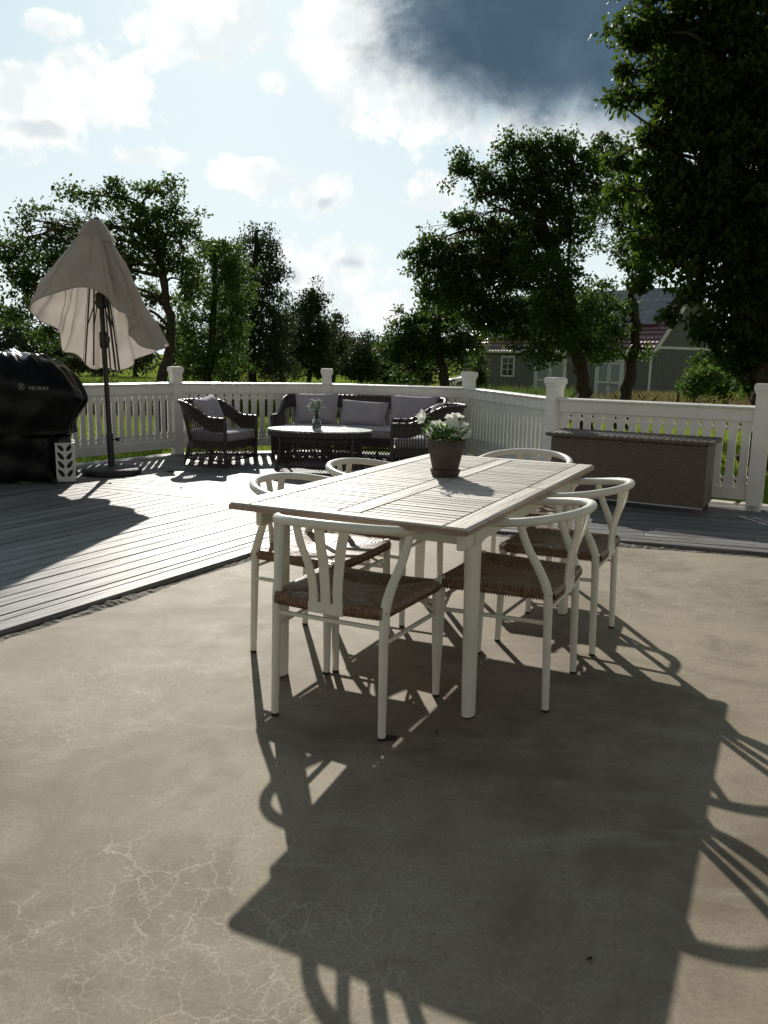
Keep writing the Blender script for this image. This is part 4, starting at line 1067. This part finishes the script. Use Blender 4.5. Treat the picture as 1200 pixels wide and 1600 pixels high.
# ------------------------------------------------------------ barn
def build_barn():
    gz = -.95; C = Vector((14.2, 45.0)); th = radians(130)
    d = Vector((cos(th), sin(th))); L, Wd = 14.0, 7.2; eave, rise = 2.95, 3.4
    t = thing('barn', 'grey board barn with red tile roof, solar panels and white trim behind the apple trees', 'barn', (C.x, C.y, gz), th)
    # local x runs along the long wall away from the near corner, local y = -(outward) ... outward normal of long wall is +y rotated
    # the long wall faces the camera: in local frame the camera lies at +y, so the barn body spans y from 0 to -Wd
    def wall(name, mb): return mb.build(name, 'barn_wall', t)
    wl = MB(); wl.box((L/2, -.06, eave/2), (L/2, .06, eave/2)); front = wall('wall', wl)
    bt = MB()
    for k in range(int(L/.22)): bt.box((.1+k*.22, .012, eave/2), (.022, .014, eave/2-.01))
    stuff(bt.build('batten', 'barn_wall', front))
    wl = MB(); wl.box((L/2, -Wd+.06, eave/2), (L/2, .06, eave/2)); wall('wall', wl)
    for x, s in ((0, -1), (L, 1)):
        g = MB(); g.prism([(-.121, 0), (-Wd+.121, 0), (-Wd+.121, eave), (-Wd/2, eave+rise-.15), (-.121, eave)], lambda a, b, q: (x-s*.06+(q-.5)*.12*(1 if s < 0 else 1), a, b)); gw = wall('gable_wall', g)
        bt = MB()
        for k in range(int(Wd/.22)):
            y = -.15-k*.22
            if y < -Wd+.13: break
            top = eave-.02+(rise-.2)*(1-abs(y+Wd/2)/(Wd/2)); bt.box((x+s*.012, y, top/2), (.014, .022, top/2-.02))
        stuff(bt.build('batten', 'barn_wall', gw))
        tr = MB(); tr.box((x+s*.032, -Wd/2, eave+.05), (.022, Wd/2-.12, .07)); tr.build('gable_trim', 'barn_trim', gw)
        for y in (-.07, -Wd+.07): 
            tr = MB(); tr.box((x+s*.03, y, eave/2), (.03, .07, eave/2-.005)); tr.build('corner_board', 'barn_trim', gw)
    # roof
    ov, ox = .42, .38; sl = math.atan2(rise, Wd/2); SL = hypot(rise, Wd/2)+ov
    for sgn in (1, -1):
        def rp(u, v, h):  # u along, v down the slope from ridge, h above
            y = -Wd/2+sgn*(v*cos(sl)+h*sin(sl)); z = eave+rise-v*sin(sl)+h*cos(sl); return (u, y, z)
        mb = MB(); n = int(SL/.34); nx = int((L+2*ox)/.24)
        for k in range(n):
            v0, v1 = k*SL/n, (k+1)*SL/n+.02; G = []
            for i in range(nx*3+1):
                u = -ox+(L+2*ox)*i/(nx*3); wv = .030*abs(sin(pi*i/3*1.0+.4)); G.append([rp(u, v0, .07+wv), rp(u, v1, .115+wv), rp(u, v1, .06)])
            mb.grid(G)
        rf = mb.build('roof', 'roof_tile', t)
        mb = MB(); mb.prism([(0, 0), (SL, 0), (SL, .06), (0, .06)], lambda a, b, q: rp(-ox+.03+(L+2*ox-.06)*q, a, b-.01)); mb.build('roof_board', 'barn_wall', rf)
        for u in (-ox, L+ox):
            mb = MB(); mb.prism([(0, -.12), (SL+.03, -.12), (SL+.03, .10), (0, .10)], lambda a, b, q: rp(u+(q-.5)*.07, a, b)); mb.build('bargeboard', 'barn_trim', rf)
        gy = -Wd/2+sgn*(SL*cos(sl)); gzv = eave+rise-SL*sin(sl)
        mb = MB(); mb.tube([(-ox, gy+sgn*.05, gzv+.02), (L+ox, gy+sgn*.05, gzv+.02)], .06, 8); mb.build('gutter', 'barn_trim', rf)
        if sgn > 0:
            pw, pl = 1.02, 1.02; mbp = MB(); mbp.prism([(.02, .0), (pl-.02, .0), (pl-.02, .04), (.02, .04)], lambda a, b, q: rp(.02+(pw-.04)*q, a, b)); 
            fm = MB(); fm.prism([(0, -.005), (pl, -.005), (pl, .03), (0, .03)], lambda a, b, q: rp(pw*q, a, b))
            m1 = mbp.build('panel_glass', 'solar', mesh_only=True); m2 = fm.build('solar_panel', 'alu', mesh_only=True)
            dv = Vector(rp(0, 1, 0))-Vector(rp(0, 0, 0)); nrm = Vector(rp(0, 0, 1))-Vector(rp(0, 0, 0))
            for r_ in range(4):
                for k in range(12):
                    if r_ == 3 and k < 2: continue
                    off = Vector((1.05*k+.45, 0, 0))+dv*(.16+1.035*r_)+nrm*.19
                    o = link('solar_panel', m2, rf, off); link('panel_glass', m1, None, None).parent = o
    def window(x, z, w, h):
        mb = MB()
        for q in (-1, 1): mb.box((x+q*(w/2+.05), .035, z), (.055, .03, h/2+.10)); mb.box((x, .035, z+q*(h/2+.05)), (w/2-.006, .028, .05))
        mb.box((x, .03, z), (.02, .02, h/2-.002))
        for q in (-1, 1): mb.box((x+q*(w/4+.01), .03, z+h/6), (w/4-.012, .016, .016)); mb.box((x+q*(w/4+.01), .03, z-h/6), (w/4-.012, .016, .016))
        wn = mb.build('window', 'barn_trim', t); mb = MB(); mb.box((x, .010, z), (w/2, .008, h/2)); mb.build('pane', 'dark_glass', wn)
    window(10.1, 1.78, .92, 1.1)
    def door(x0, w, h, leaves):
        mb = MB()
        for q in (0, 1): mb.box((x0+q*w, .035, h/2), (.07, .03, h/2))
        mb.box((x0+w/2, .035, h+.06), (w/2+.07, .03, .06)); fr = mb.build('door_frame', 'barn_trim', t)
        lw = (w-.14)/leaves
        for k in range(leaves):
            xa = x0+.07+k*lw; mb = MB(); mb.box((xa+lw/2, .016, h/2), (lw/2-.01, .014, h/2-.02)); lf = mb.build('door_leaf', 'barn_door', t)
            mb = MB()
            for q in (0, 1): mb.box((xa+.065+q*(lw-.13), .042, h/2), (.05, .010, h/2-.03))
            for z in (.09, h*.47, h-.09): mb.box((xa+lw/2, .042, z), (lw/2-.118, .010, .055))
            mb.build('door_trim', 'barn_trim', lf)
            mb = MB(); mb.box((xa+(lw-.09 if k == 0 else .09), .066, h*.42), (.02, .012, .06)); mb.build('handle', 'iron', lf)
    door(1.62, 1.75, 2.2, 2); door(5.55, 2.3, 2.2, 2)
    mb = MB(); mb.box((4.9, .05, 1.55), (.06, .05, .10)); mb.tube([(4.9, .05, 1.6), (4.9, .16, 1.72), (4.9, .22, 1.66)], .02, 6); mb.build('wall_lamp', 'iron', t)
build_barn()

# ------------------------------------------------------------ parked car
def build_car():
    c = W(699, 600, 57); z = terrain(c.x, 57)
    t = thing('parked_car', 'white parked car with only its nose showing past the left end of the barn', 'car', (c.x+2.1, 57.2, z), radians(4))
    # side profile along x (nose at -2.1)
    prof = [(-2.1, .35), (-2.12, .62), (-2.0, .78), (-1.2, .93), (-.55, 1.36), (-.1, 1.46), (.8, 1.44), (1.5, 1.15), (2.0, 1.0), (2.1, .75), (2.08, .35)]
    P = catmull([(x, 0, zz) for x, zz in prof], 4); G = []
    for p in P:
        f = 1-.16*max(0, (p.z-.9)/.55)-.10*max(0, abs(p.x)-1.7)/.4; w = .88*f
        G.append([(p.x, -w, .32), (p.x, -w*1.01, min(p.z, .6)), (p.x, -w*.985, max(.32, p.z-.05)), (p.x, -w*.90, p.z), (p.x, 0, p.z+.015), (p.x, w*.90, p.z), (p.x, w*.985, max(.32, p.z-.05)), (p.x, w*1.01, min(p.z, .6)), (p.x, w, .32)])
    mb = MB(); mb.grid(G); mb.build('body', 'car_paint', t, smooth=True)
    for s in (-1, 1):
        mb = MB(); mb.prism([(-.95, .98), (-.48, 1.32), (.75, 1.36), (1.35, 1.08), (1.3, .98)], lambda x, zz, q: (x, s*(.885-.15*max(0, (zz-.9)/.55))-s*.004+s*.010*q, zz)); mb.build('side_window', 'dark_glass', t)
        mb = MB(); mb.prism([(-2.08, .62), (-1.72, .80), (-1.68, .70), (-2.06, .56)], lambda x, zz, q: (x, s*(.80+.065*q), zz)); mb.build('headlight', 'dark_glass', t)
        for x in (-1.32, 1.32):
            mb = MB(); mb.lathe([(.19, -.1), (.31, -.1), (.325, -.07), (.325, .07), (.31, .1), (.19, .1)], 24); wh = mb.build('wheel', 'rubber', t, smooth=True, loc=(x, s*.80, .325)); wh.rotation_euler = (pi/2, 0, 0)
            mb = MB(); mb.lathe([(0, -.08), (.19, -.09), (.19, .09), (0, .08)], 16); mb.build('rim', 'alu', wh)
    mb = MB(); mb.prism([(-1.18, .955), (-.60, 1.335), (-.60, 1.35), (-1.19, .975)], lambda x, zz, q: (x-.01, -.66+1.32*q, zz+.012)); mb.build('windscreen', 'dark_glass', t)
    mb = MB(); mb.box((-2.125, 0, .52), (.012, .5, .08), bev=.01); mb.build('grille', 'rubber', t)
build_car()

# ------------------------------------------------------------ trees
def leaves(centers, counts, radii, size, aspect, mtl, seed, name, droop=.3, six=False, cl=0):
    r = np.random.default_rng(seed); pts = []
    for c, n, rad in zip(centers, counts, radii):
        q = r.normal(size=(n, 3)); q /= np.linalg.norm(q, axis=1)[:, None]; q *= (r.random(n)**.55)[:, None]*np.asarray(rad)
        pts.append(np.asarray(c)+q)
    p = np.concatenate(pts); n = len(p)
    d = r.normal(size=(n, 3)); d[:, 2] -= droop*1.2; d /= np.linalg.norm(d, axis=1)[:, None]
    u = r.normal(size=(n, 3)); u[:, 2] += .8; s = np.cross(d, u); s /= np.linalg.norm(s, axis=1)[:, None]+1e-9; nn = np.cross(s, d)
    L = size*(.65+.7*r.random(n))[:, None]; w = L*aspect
    if six:
        V = np.stack([p, p+d*L*.3-s*w*.42+nn*w*.1, p+d*L*.68-s*w*.5+nn*w*.12, p+d*L-nn*w*.25, p+d*L*.68+s*w*.5+nn*w*.12, p+d*L*.3+s*w*.42+nn*w*.1], 1); k = 6
    else:
        V = np.stack([p, p+d*L*.5-s*w*.5, p+d*L-nn*w*.2, p+d*L*.5+s*w*.5], 1); k = 4
    return fast_mesh(name, V, k, mtl)
def make_tree(name, label, cat, trunk, tr, ells, nclus, nleaf, size, mtl, seed, group=None, aspect=.6, six=False, crad=.32, droop=.3, branch_r=.030, shell=.35, twigs=True):
    """trunk: list of points; ells: (centre, (rx, ry, rz)); clusters of leaves on branches that leave the trunk"""
    R = random.Random(seed); base = Vector(trunk[0])
    t = thing(name, label, cat, base, 0, group)
    T_ = catmull([Vector(p)-base for p in trunk], 6); n = len(T_)
    T_ = [p+Vector((R.gauss(0, 1), R.gauss(0, 1), 0))*tr*.16*(1 if 0 < i < n-1 else 0) for i, p in enumerate(T_)]
    mb = MB(); rad = [tr*(1-.62*i/(n-1)) for i in range(n)]; rad[0] *= 1.5; rad[1] *= 1.2; rad = [r_*R.uniform(.9, 1.12) for r_ in rad]
    mb.tube(T_, rad, 10)
    vol = [e[1][0]*e[1][1]*e[1][2] for e in ells]; vol = [v**.75 for v in vol]; tot = sum(vol)
    cs = []; cn = []; cr = []; tips = []
    for (c, rr), v in zip(ells, vol):
        c = Vector(c)-base; k = max(2, int(round(nclus*v/tot)))
        # main limb from the trunk to this part of the crown
        js = [i for i in range(int(n*.35), n) if T_[i].z < c.z+.3*rr[2]] or [int(n*.45)]
        st = T_[js[-1] if R.random() < .5 else R.choice(js[len(js)//2:])]
        mid = st.lerp(c, .5)+Vector((R.uniform(-.2, .2), R.uniform(-.2, .2), R.uniform(.0, .35)))*(c-st).length*.35
        ln = (c-st).length; jit = lambda k: Vector((R.gauss(0, 1), R.gauss(0, 1), R.gauss(0, 1)))*ln*k
        q1 = st.lerp(c, .3)+jit(.07)+Vector((0, 0, ln*.10)); q2 = st.lerp(c, .68)+jit(.09)+Vector((0, 0, ln*.08))
        limb = catmull([st, q1, q2, c], 4); lr = branch_r*(.6+(c-st).length*.14)
        mb.tube(limb, [max(.008, lr*(1.5-1.2*i/(len(limb)-1))) for i in range(len(limb))], 7, False)
        for _ in range(k):
            q = Vector((R.gauss(0, 1), R.gauss(0, 1), R.gauss(0, 1))).normalized()*(R.random()**shell)
            p = c+Vector((q.x*rr[0], q.y*rr[1], q.z*rr[2]))
            s = crad*R.uniform(.55, 1.35); few = 1.
            if R.random() < .20:   # loose sprays that stick out of the crown
                p = c+Vector((q.x*rr[0], q.y*rr[1], q.z*rr[2]))*R.uniform(1.1, 1.38); s *= .75; few = .5
            cs.append(p); cr.append((s*1.15, s*1.15, s*.8)); cn.append(max(3, int(nleaf*few*R.uniform(.35, 1.6))))
            if twigs:
                o = limb[R.randrange(len(limb)//2, len(limb))]; m2 = o.lerp(p, .55)+Vector((R.uniform(-.16, .16), R.uniform(-.16, .16), R.uniform(-.05, .22)))*(p-o).length
                mb.tube(catmull([o, m2, p], 3), [lr*.42, lr*.36, lr*.3, lr*.26, lr*.22, lr*.18, lr*.12][:7], 5, False)
    tk = mb.build('trunk', 'bark', t, smooth=False)
    tk.data.polygons.foreach_set('use_smooth', [True]*len(tk.data.polygons))
    me = leaves(cs, cn, cr, size, aspect, mtl, seed, 'crown', droop, six)
    link('crown', me, t)
    return t
def E(Y, *lst, dep=1.):
    s = PXM(Y); out = []
    for e in lst:
        px, py, rx, ry = e[:4]; dy = e[4] if len(e) > 4 else 0.
        c = W(px, py, Y+dy); out.append((c, (rx*s, (rx+ry)/2*s*dep, ry*s)))
    return out
def TP(Y, *lst):
    P = [W(x, y, Y) for x, y in lst]; b = P[0].copy(); b.z = terrain(b.x, Y)-.05
    return [b]+P
def build_trees():
    Y = 17
    make_tree('apple_tree', 'open crowned old apple tree with leaning trunk behind the parasol', 'tree', TP(Y, (252, 600), (266, 530), (258, 455), (246, 390), (225, 330)), .13,
              E(Y, (55, 390, 58, 62), (120, 345, 62, 52), (205, 335, 55, 55), (240, 295, 42, 26), (285, 385, 38, 55), (95, 450, 70, 52), (195, 420, 60, 50), (25, 445, 34, 60), (108, 305, 26, 22), (298, 350, 26, 26), (150, 480, 60, 40), (300, 450, 24, 50), (240, 470, 40, 50), (40, 340, 22, 22), (225, 370, 60, 50), (60, 480, 60, 40), (130, 400, 70, 50), (265, 330, 40, 40), (20, 400, 30, 40), (175, 300, 40, 22), (290, 430, 36, 50), (90, 520, 60, 30), (230, 520, 60, 40), dep=.8),
              500, 50, .080, 'leaf_apple', 21, 'apple trees beyond the deck', crad=.21, branch_r=.030, shell=.45)
    Y = 27
    make_tree('apple_tree', 'bright green bushy apple tree between the parasol and the birch', 'tree', TP(Y, (325, 600), (330, 530), (335, 450), (330, 400)), .16,
              E(Y, (335, 420, 38, 45), (310, 500, 32, 45), (350, 470, 38, 40), (320, 560, 38, 34), (365, 410, 24, 30), (350, 540, 36, 40), (300, 545, 24, 40), (370, 500, 26, 40), (300, 440, 16, 22), (358, 575, 40, 22), (300, 582, 40, 18), (350, 400, 26, 20), (318, 385, 18, 16), (372, 450, 30, 30), (285, 500, 20, 40), dep=1.),
              420, 46, .10, 'leaf_bright', 22, 'apple trees beyond the deck', crad=.30, branch_r=.03)
    Y = 38
    make_tree('birch_tree', 'tall dark birch with drooping twigs, left of the sofa fence post', 'tree', TP(Y, (395, 600), (395, 500), (398, 420), (402, 360)), .22,
              E(Y, (402, 372, 20, 24), (400, 410, 32, 34), (385, 455, 42, 42), (412, 460, 30, 50), (380, 520, 46, 48), (415, 530, 34, 48), (395, 570, 56, 30), (362, 405, 20, 26), (432, 540, 24, 44), (425, 400, 16, 30), (370, 440, 30, 40), (440, 580, 30, 20), (345, 575, 34, 26), (360, 520, 36, 40), (350, 470, 24, 40), (438, 500, 20, 40), (418, 365, 14, 16), (385, 380, 14, 18), (430, 425, 20, 22)),
              620, 50, .12, 'leaf_birch', 23, 'birches at the far side of the garden', crad=.50, droop=1., branch_r=.04)
    Y = 50
    make_tree('birch_tree', 'slim pointed birch standing alone against the pale sky', 'tree', TP(Y, (484, 595), (484, 520), (486, 450)), .2,
              E(Y, (489, 449, 10, 13), (487, 470, 20, 22), (482, 500, 27, 26), (485, 530, 30, 30), (478, 562, 38, 28), (463, 492, 14, 18), (508, 520, 18, 24), (458, 555, 26, 30), (502, 468, 12, 12), (472, 480, 14, 14), (465, 520, 20, 26), (500, 565, 26, 24)),
              420, 44, .15, 'leaf_birch', 24, 'birches at the far side of the garden', crad=.52, droop=1., branch_r=.04)
    Y = 56
    make_tree('birch_tree', 'smaller rounded birch just right of the slim pointed birch', 'tree', TP(Y, (520, 595), (520, 540), (522, 500)), .18,
              E(Y, (523, 508, 13, 18), (518, 535, 22, 24), (522, 565, 26, 24), (536, 545, 14, 20), (508, 570, 18, 20)), 170, 44, .18, 'leaf_birch', 25, 'birches at the far side of the garden', crad=.55, droop=1., branch_r=.04)
    Y = 47
    make_tree('rounded_bush', 'dark round bush at the edge of the meadow behind the sofa', 'bush', TP(Y, (565, 592), (565, 570), (565, 550)), .12,
              E(Y, (566, 555, 22, 22), (560, 575, 30, 18), (582, 572, 18, 20)), 130, 50, .16, 'leaf_birch', 26, None, crad=.48, branch_r=.03)
    Y = 25
    make_tree('apple_tree', 'low spreading apple tree with short dark trunk left of the barn', 'tree', TP(Y, (695, 612), (690, 570), (682, 530), (675, 500)), .2,
              E(Y, (640, 508, 30, 32), (685, 488, 40, 32), (728, 510, 32, 36), (655, 545, 42, 28), (715, 545, 38, 24), (615, 545, 24, 26), (675, 525, 46, 34), (640, 575, 30, 16)),
              260, 55, .10, 'leaf_apple', 27, 'apple trees beyond the deck', crad=.30, branch_r=.04)
    Y = 19
    make_tree('apple_tree', 'big gnarled apple tree with thick trunk in front of the barn doors', 'tree', TP(Y, (915, 640), (910, 585), (893, 520), (884, 450), (866, 390), (842, 330)), .20,
              E(Y, (825, 245, 55, 36), (895, 245, 50, 34), (765, 285, 36, 34), (715, 395, 50, 36), (675, 390, 30, 30), (728, 262, 26, 22), (795, 365, 55, 48), (865, 315, 60, 50), (935, 290, 40, 50), (850, 455, 62, 50), (870, 525, 62, 36), (775, 440, 45, 36), (720, 445, 40, 40), (930, 490, 36, 40), (695, 430, 26, 36), (905, 370, 40, 30), (745, 345, 40, 30), (800, 300, 40, 30), (790, 500, 40, 34), (745, 490, 34, 36), (845, 545, 34, 26, -1.2), (885, 500, 44, 40, -1.4), (860, 450, 50, 40, -1.4), (840, 400, 40, 30, -1.2), (915, 535, 34, 24, -.8), (860, 225, 40, 18), (790, 235, 34, 18), (670, 420, 30, 40), (690, 470, 40, 40), (740, 470, 50, 40), (800, 420, 50, 40), (820, 500, 50, 40), (770, 400, 60, 40), (850, 280, 60, 40), (840, 350, 60, 50), (655, 400, 26, 24), (720, 250, 22, 18), (705, 285, 16, 12), dep=.75),
              1000, 62, .085, 'leaf_apple', 28, 'apple trees beyond the deck', crad=.24, branch_r=.032, shell=.42)
    Y = 21
    make_tree('apple_tree', 'forked apple tree right of the barn doors, touching the big dark tree', 'tree', TP(Y, (972, 640), (985, 590), (994, 520), (990, 460), (1008, 410)), .19,
              E(Y, (985, 300, 42, 50), (1000, 360, 44, 34), (960, 240, 34, 26), (1025, 405, 30, 20), (958, 500, 40, 30), (942, 540, 40, 30), (930, 465, 34, 26), (1000, 430, 30, 18), (935, 330, 26, 40), (975, 395, 22, 20), (1000, 545, 22, 16), (1010, 330, 40, 40), (940, 235, 18, 20)),
              330, 58, .09, 'leaf_apple', 29, 'apple trees beyond the deck', crad=.26, branch_r=.034)
    Y = 13
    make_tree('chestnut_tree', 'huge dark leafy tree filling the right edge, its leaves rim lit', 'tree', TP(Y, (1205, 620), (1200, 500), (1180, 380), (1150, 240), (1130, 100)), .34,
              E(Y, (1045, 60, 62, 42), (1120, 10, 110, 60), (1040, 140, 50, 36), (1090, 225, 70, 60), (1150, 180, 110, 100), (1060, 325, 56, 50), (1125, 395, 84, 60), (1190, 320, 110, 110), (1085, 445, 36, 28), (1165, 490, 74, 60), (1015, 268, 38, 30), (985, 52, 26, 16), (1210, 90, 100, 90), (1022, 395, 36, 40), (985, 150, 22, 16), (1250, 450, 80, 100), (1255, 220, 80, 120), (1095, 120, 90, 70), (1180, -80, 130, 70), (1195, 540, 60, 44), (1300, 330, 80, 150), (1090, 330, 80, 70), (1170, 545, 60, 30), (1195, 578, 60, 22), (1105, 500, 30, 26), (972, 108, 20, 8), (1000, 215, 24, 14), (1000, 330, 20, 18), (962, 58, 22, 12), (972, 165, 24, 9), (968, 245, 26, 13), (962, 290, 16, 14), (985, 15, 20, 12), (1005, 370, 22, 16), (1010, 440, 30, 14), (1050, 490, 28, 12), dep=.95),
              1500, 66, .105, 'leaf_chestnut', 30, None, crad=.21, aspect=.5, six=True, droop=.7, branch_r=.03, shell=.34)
    # shrubs
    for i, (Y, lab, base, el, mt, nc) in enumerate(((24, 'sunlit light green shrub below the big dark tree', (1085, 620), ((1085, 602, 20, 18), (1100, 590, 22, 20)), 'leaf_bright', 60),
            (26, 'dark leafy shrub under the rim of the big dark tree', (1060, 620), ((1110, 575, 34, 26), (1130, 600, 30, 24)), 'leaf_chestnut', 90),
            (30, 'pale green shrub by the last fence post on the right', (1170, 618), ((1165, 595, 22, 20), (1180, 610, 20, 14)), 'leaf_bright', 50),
            (41.5, 'dark climbing shrub against the left part of the barn wall', (758, 612), ((746, 562, 13, 22), (748, 592, 14, 20), (738, 600, 12, 14)), 'leaf_apple', 90),
            (30, 'grey green bush in the meadow left of the parasol', (110, 590), ((118, 566, 22, 12), (90, 575, 24, 12)), 'leaf_birch', 50))):
        make_tree('shrub', lab, 'shrub', TP(Y, (base[0], base[1]-6), (base[0], base[1]-16)), .05, E(Y, *el), nc, 45, .11, mt, 40+i, 'shrubs in the garden', crad=.26, branch_r=.02)
    # far trees, each with its own crown
    R = random.Random(77)
    far = [(-60, 520, 50, 60, 62, 'far tree beyond the left edge, above the grill cover'), (-5, 505, 44, 50, 60, 'tall far tree above the black grill cover at the left edge'), (45, 525, 36, 36, 64, 'rounded far tree left of the parasol cloth'), (95, 546, 34, 28, 70, 'low far tree just left of the parasol pole'),
           (160, 550, 32, 26, 78, 'low far tree behind the parasol pole'), (212, 545, 34, 30, 76, 'far tree between the parasol and the leaning apple trunk'), (290, 545, 34, 30, 70, 'far tree behind the left fence post and bright apple tree'), (440, 535, 22, 40, 62, 'narrow far tree between the dark birch and the pointed birch'),
           (547, 540, 16, 22, 100, 'small pale far tree right of the two slim birches'), (574, 535, 20, 16, 110, 'tiny far tree on the skyline above the round bush'), (603, 545, 30, 28, 90, 'far tree on the skyline right of the round bush'), (636, 545, 26, 26, 84, 'far tree behind the left crown of the low apple tree'), (668, 548, 30, 26, 80, 'far tree seen through the low apple tree'),
           (602, 572, 26, 18, 60, 'thicket tree at meadow edge right of the round bush'), (642, 580, 24, 14, 52, 'thicket tree at meadow edge under the low apple tree'), (725, 540, 40, 34, 78, 'far tree behind the left gable of the barn'),
           (1105, 540, 44, 44, 74, 'far dark tree behind the right end of the barn'), (1165, 540, 50, 50, 70, 'far dark tree under the huge tree at the right edge')]
    for i, (x, y, rx, ry, Y, lab) in enumerate(far):
        ell = [(x, y, rx*.7, ry*.7), (x-rx*.4, y+ry*.45, rx*.6, ry*.55), (x+rx*.45, y+ry*.4, rx*.6, ry*.55), (x+R.uniform(-.3, .3)*rx, y-ry*.5, rx*.45, ry*.4), (x, y+ry*.9, rx*.8, ry*.4)]
        make_tree('far_tree', lab, 'tree', TP(Y, (x, 590), (x, y+ry*.3), (x+3, y-ry*.3)), .22, E(Y, *ell), 85, 36, .28, 'leaf_far', 100+i, 'trees of the distant tree line', crad=.85, branch_r=.05, twigs=False)
build_trees()

# ------------------------------------------------------------ grass
def blades(name, mtl, n, fn, hmin, hmax, w, seed, lean=.35):
    r = np.random.default_rng(seed); xy = fn(r, n); n = len(xy)
    z = np.array([terrain(x, y) for x, y in xy])
    h = (hmin+(hmax-hmin)*r.random(n)**1.5)[:, None]; a = r.random(n)*2*pi
    sd = np.stack([np.cos(a), np.sin(a), np.zeros(n)], 1)*w*(.6+.8*r.random(n))[:, None]
    b = np.concatenate([xy, z[:, None]], 1); le = r.normal(size=(n, 3))*lean; le[:, 2] = 1; tip = b+le*h
    m = b+(le*np.array([.35, .35, 1]))*h*.55
    V = np.stack([b-sd, b+sd, m+sd*.8, tip, m-sd*.8], 1)
    return stuff(link(name, fast_mesh(name, V, 5, mtl)))
def build_grass():
    def rect(x0, x1, y0, y1):
        def f(r, n):
            y = y0+(y1-y0)*r.random(n)**1.3; k = y/20; x = (x0+(x1-x0)*r.random(n))*k; return np.stack([x, y], 1)
        return f
    blades('tall_grass', 'grass_tall', 26000, rect(-11, 4.5, 24, 46), .35, .95, .022, 1)
    def patch(lst):
        def f(r, n):
            out = []
            for (x, y, sx, sy) in lst: q = r.normal(size=(n//len(lst), 2))*np.array([sx, sy])+np.array([x, y]); out.append(q)
            return np.concatenate(out)
        return f
    a = [W(px, 600, Y) for px, Y in ((225, 27), (160, 26), (280, 30), (440, 34))]
    blades('dry_grass', 'grass_dry', 9000, patch([(q.x, q.y, 1.3, 1.8) for q in a]), .3, .85, .016, 2)
    a = [W(px, 620, Y) for px, Y in ((1010, 33), (1040, 31), (1075, 32), (1120, 30), (1160, 29), (1030, 36))]
    blades('dry_grass', 'grass_dry', 12000, patch([(q.x, q.y, .9, 1.6) for q in a]), .35, .85, .016, 3)
    def lawn(r, n):
        y = 7+13*r.random(n)**1.5; x = -6+14*r.random(n); keep = []
        xy = np.stack([x, y], 1)
        # only outside the deck
        poly = [(-4.3, 8.6), (-2.7, 10.45), (-.8, 11.1), (1.2, 10.55), (1.8, 8.1), (3.4, 7.1), (9, 5)]
        def side(p):
            for (ax, ay), (bx, by) in zip(poly, poly[1:]):
                if min(ax, bx) <= p[0] <= max(ax, bx): return p[1] > ay+(by-ay)*(p[0]-ax)/(bx-ax)+.05
            return p[1] > 8
        return xy[np.array([side(p) for p in xy])]
    blades('lawn_grass', 'grass_lawn', 42000, lawn, .05, .12, .006, 4, .6)
build_grass()

# ------------------------------------------------------------ small things lying about
def build_litter():
    def fallen(name, label, cat, x, y, z, L, w, mt, rz):
        mb = MB(); N = 7
        P = []
        for i in range(N):
            f = i/(N-1); hw = w/2*sin(pi*min(.97, max(.04, f)))**.8; c = Vector((L*(f-.5), 0, .004+.35*L*(f-.5)**2))
            P.append([c+Vector((0, -hw, hw*.55+.0015)), c, c+Vector((0, hw, hw*.4+.0015))])
        mb.grid(P)
        bot = [[p+Vector((0, 0, -.0012)) for p in r] for r in P]; mb.grid(bot, flip=True)
        mb.tube([(-L*.5, 0, .004+.35*L*.25), (-L*.78, .002, .004)], .0012, 5)
        o = mb.build(name, mt, None, loc=(x, y, z), rotz=rz); tag(o, label, cat)
    for px, py, lab, L, mt, rz, z in ((266, 738, 'dry dark leaf on the deck boards in front of the left armchair', .075, 'bark', .6, DZ), (283, 763, 'small brown leaf on the sunlit deck boards below the first leaf', .045, 'cord', 2.1, DZ),
                                     (683, 1145, 'tiny dark leaf on the concrete beside the front right table leg', .014, 'bark', 1.2, 0.), (922, 1501, 'tiny dark leaf on the shaded concrete at the lower right', .013, 'bark', .3, 0.)):
        d = _fw*F_PX + _r*(px-600) - _u*(py-800); t = (z-CAM_H)/d[2]
        fallen('fallen_leaf', lab, 'leaf', d[0]*t, d[1]*t, z, L, L*.6, mt, rz)
build_litter()
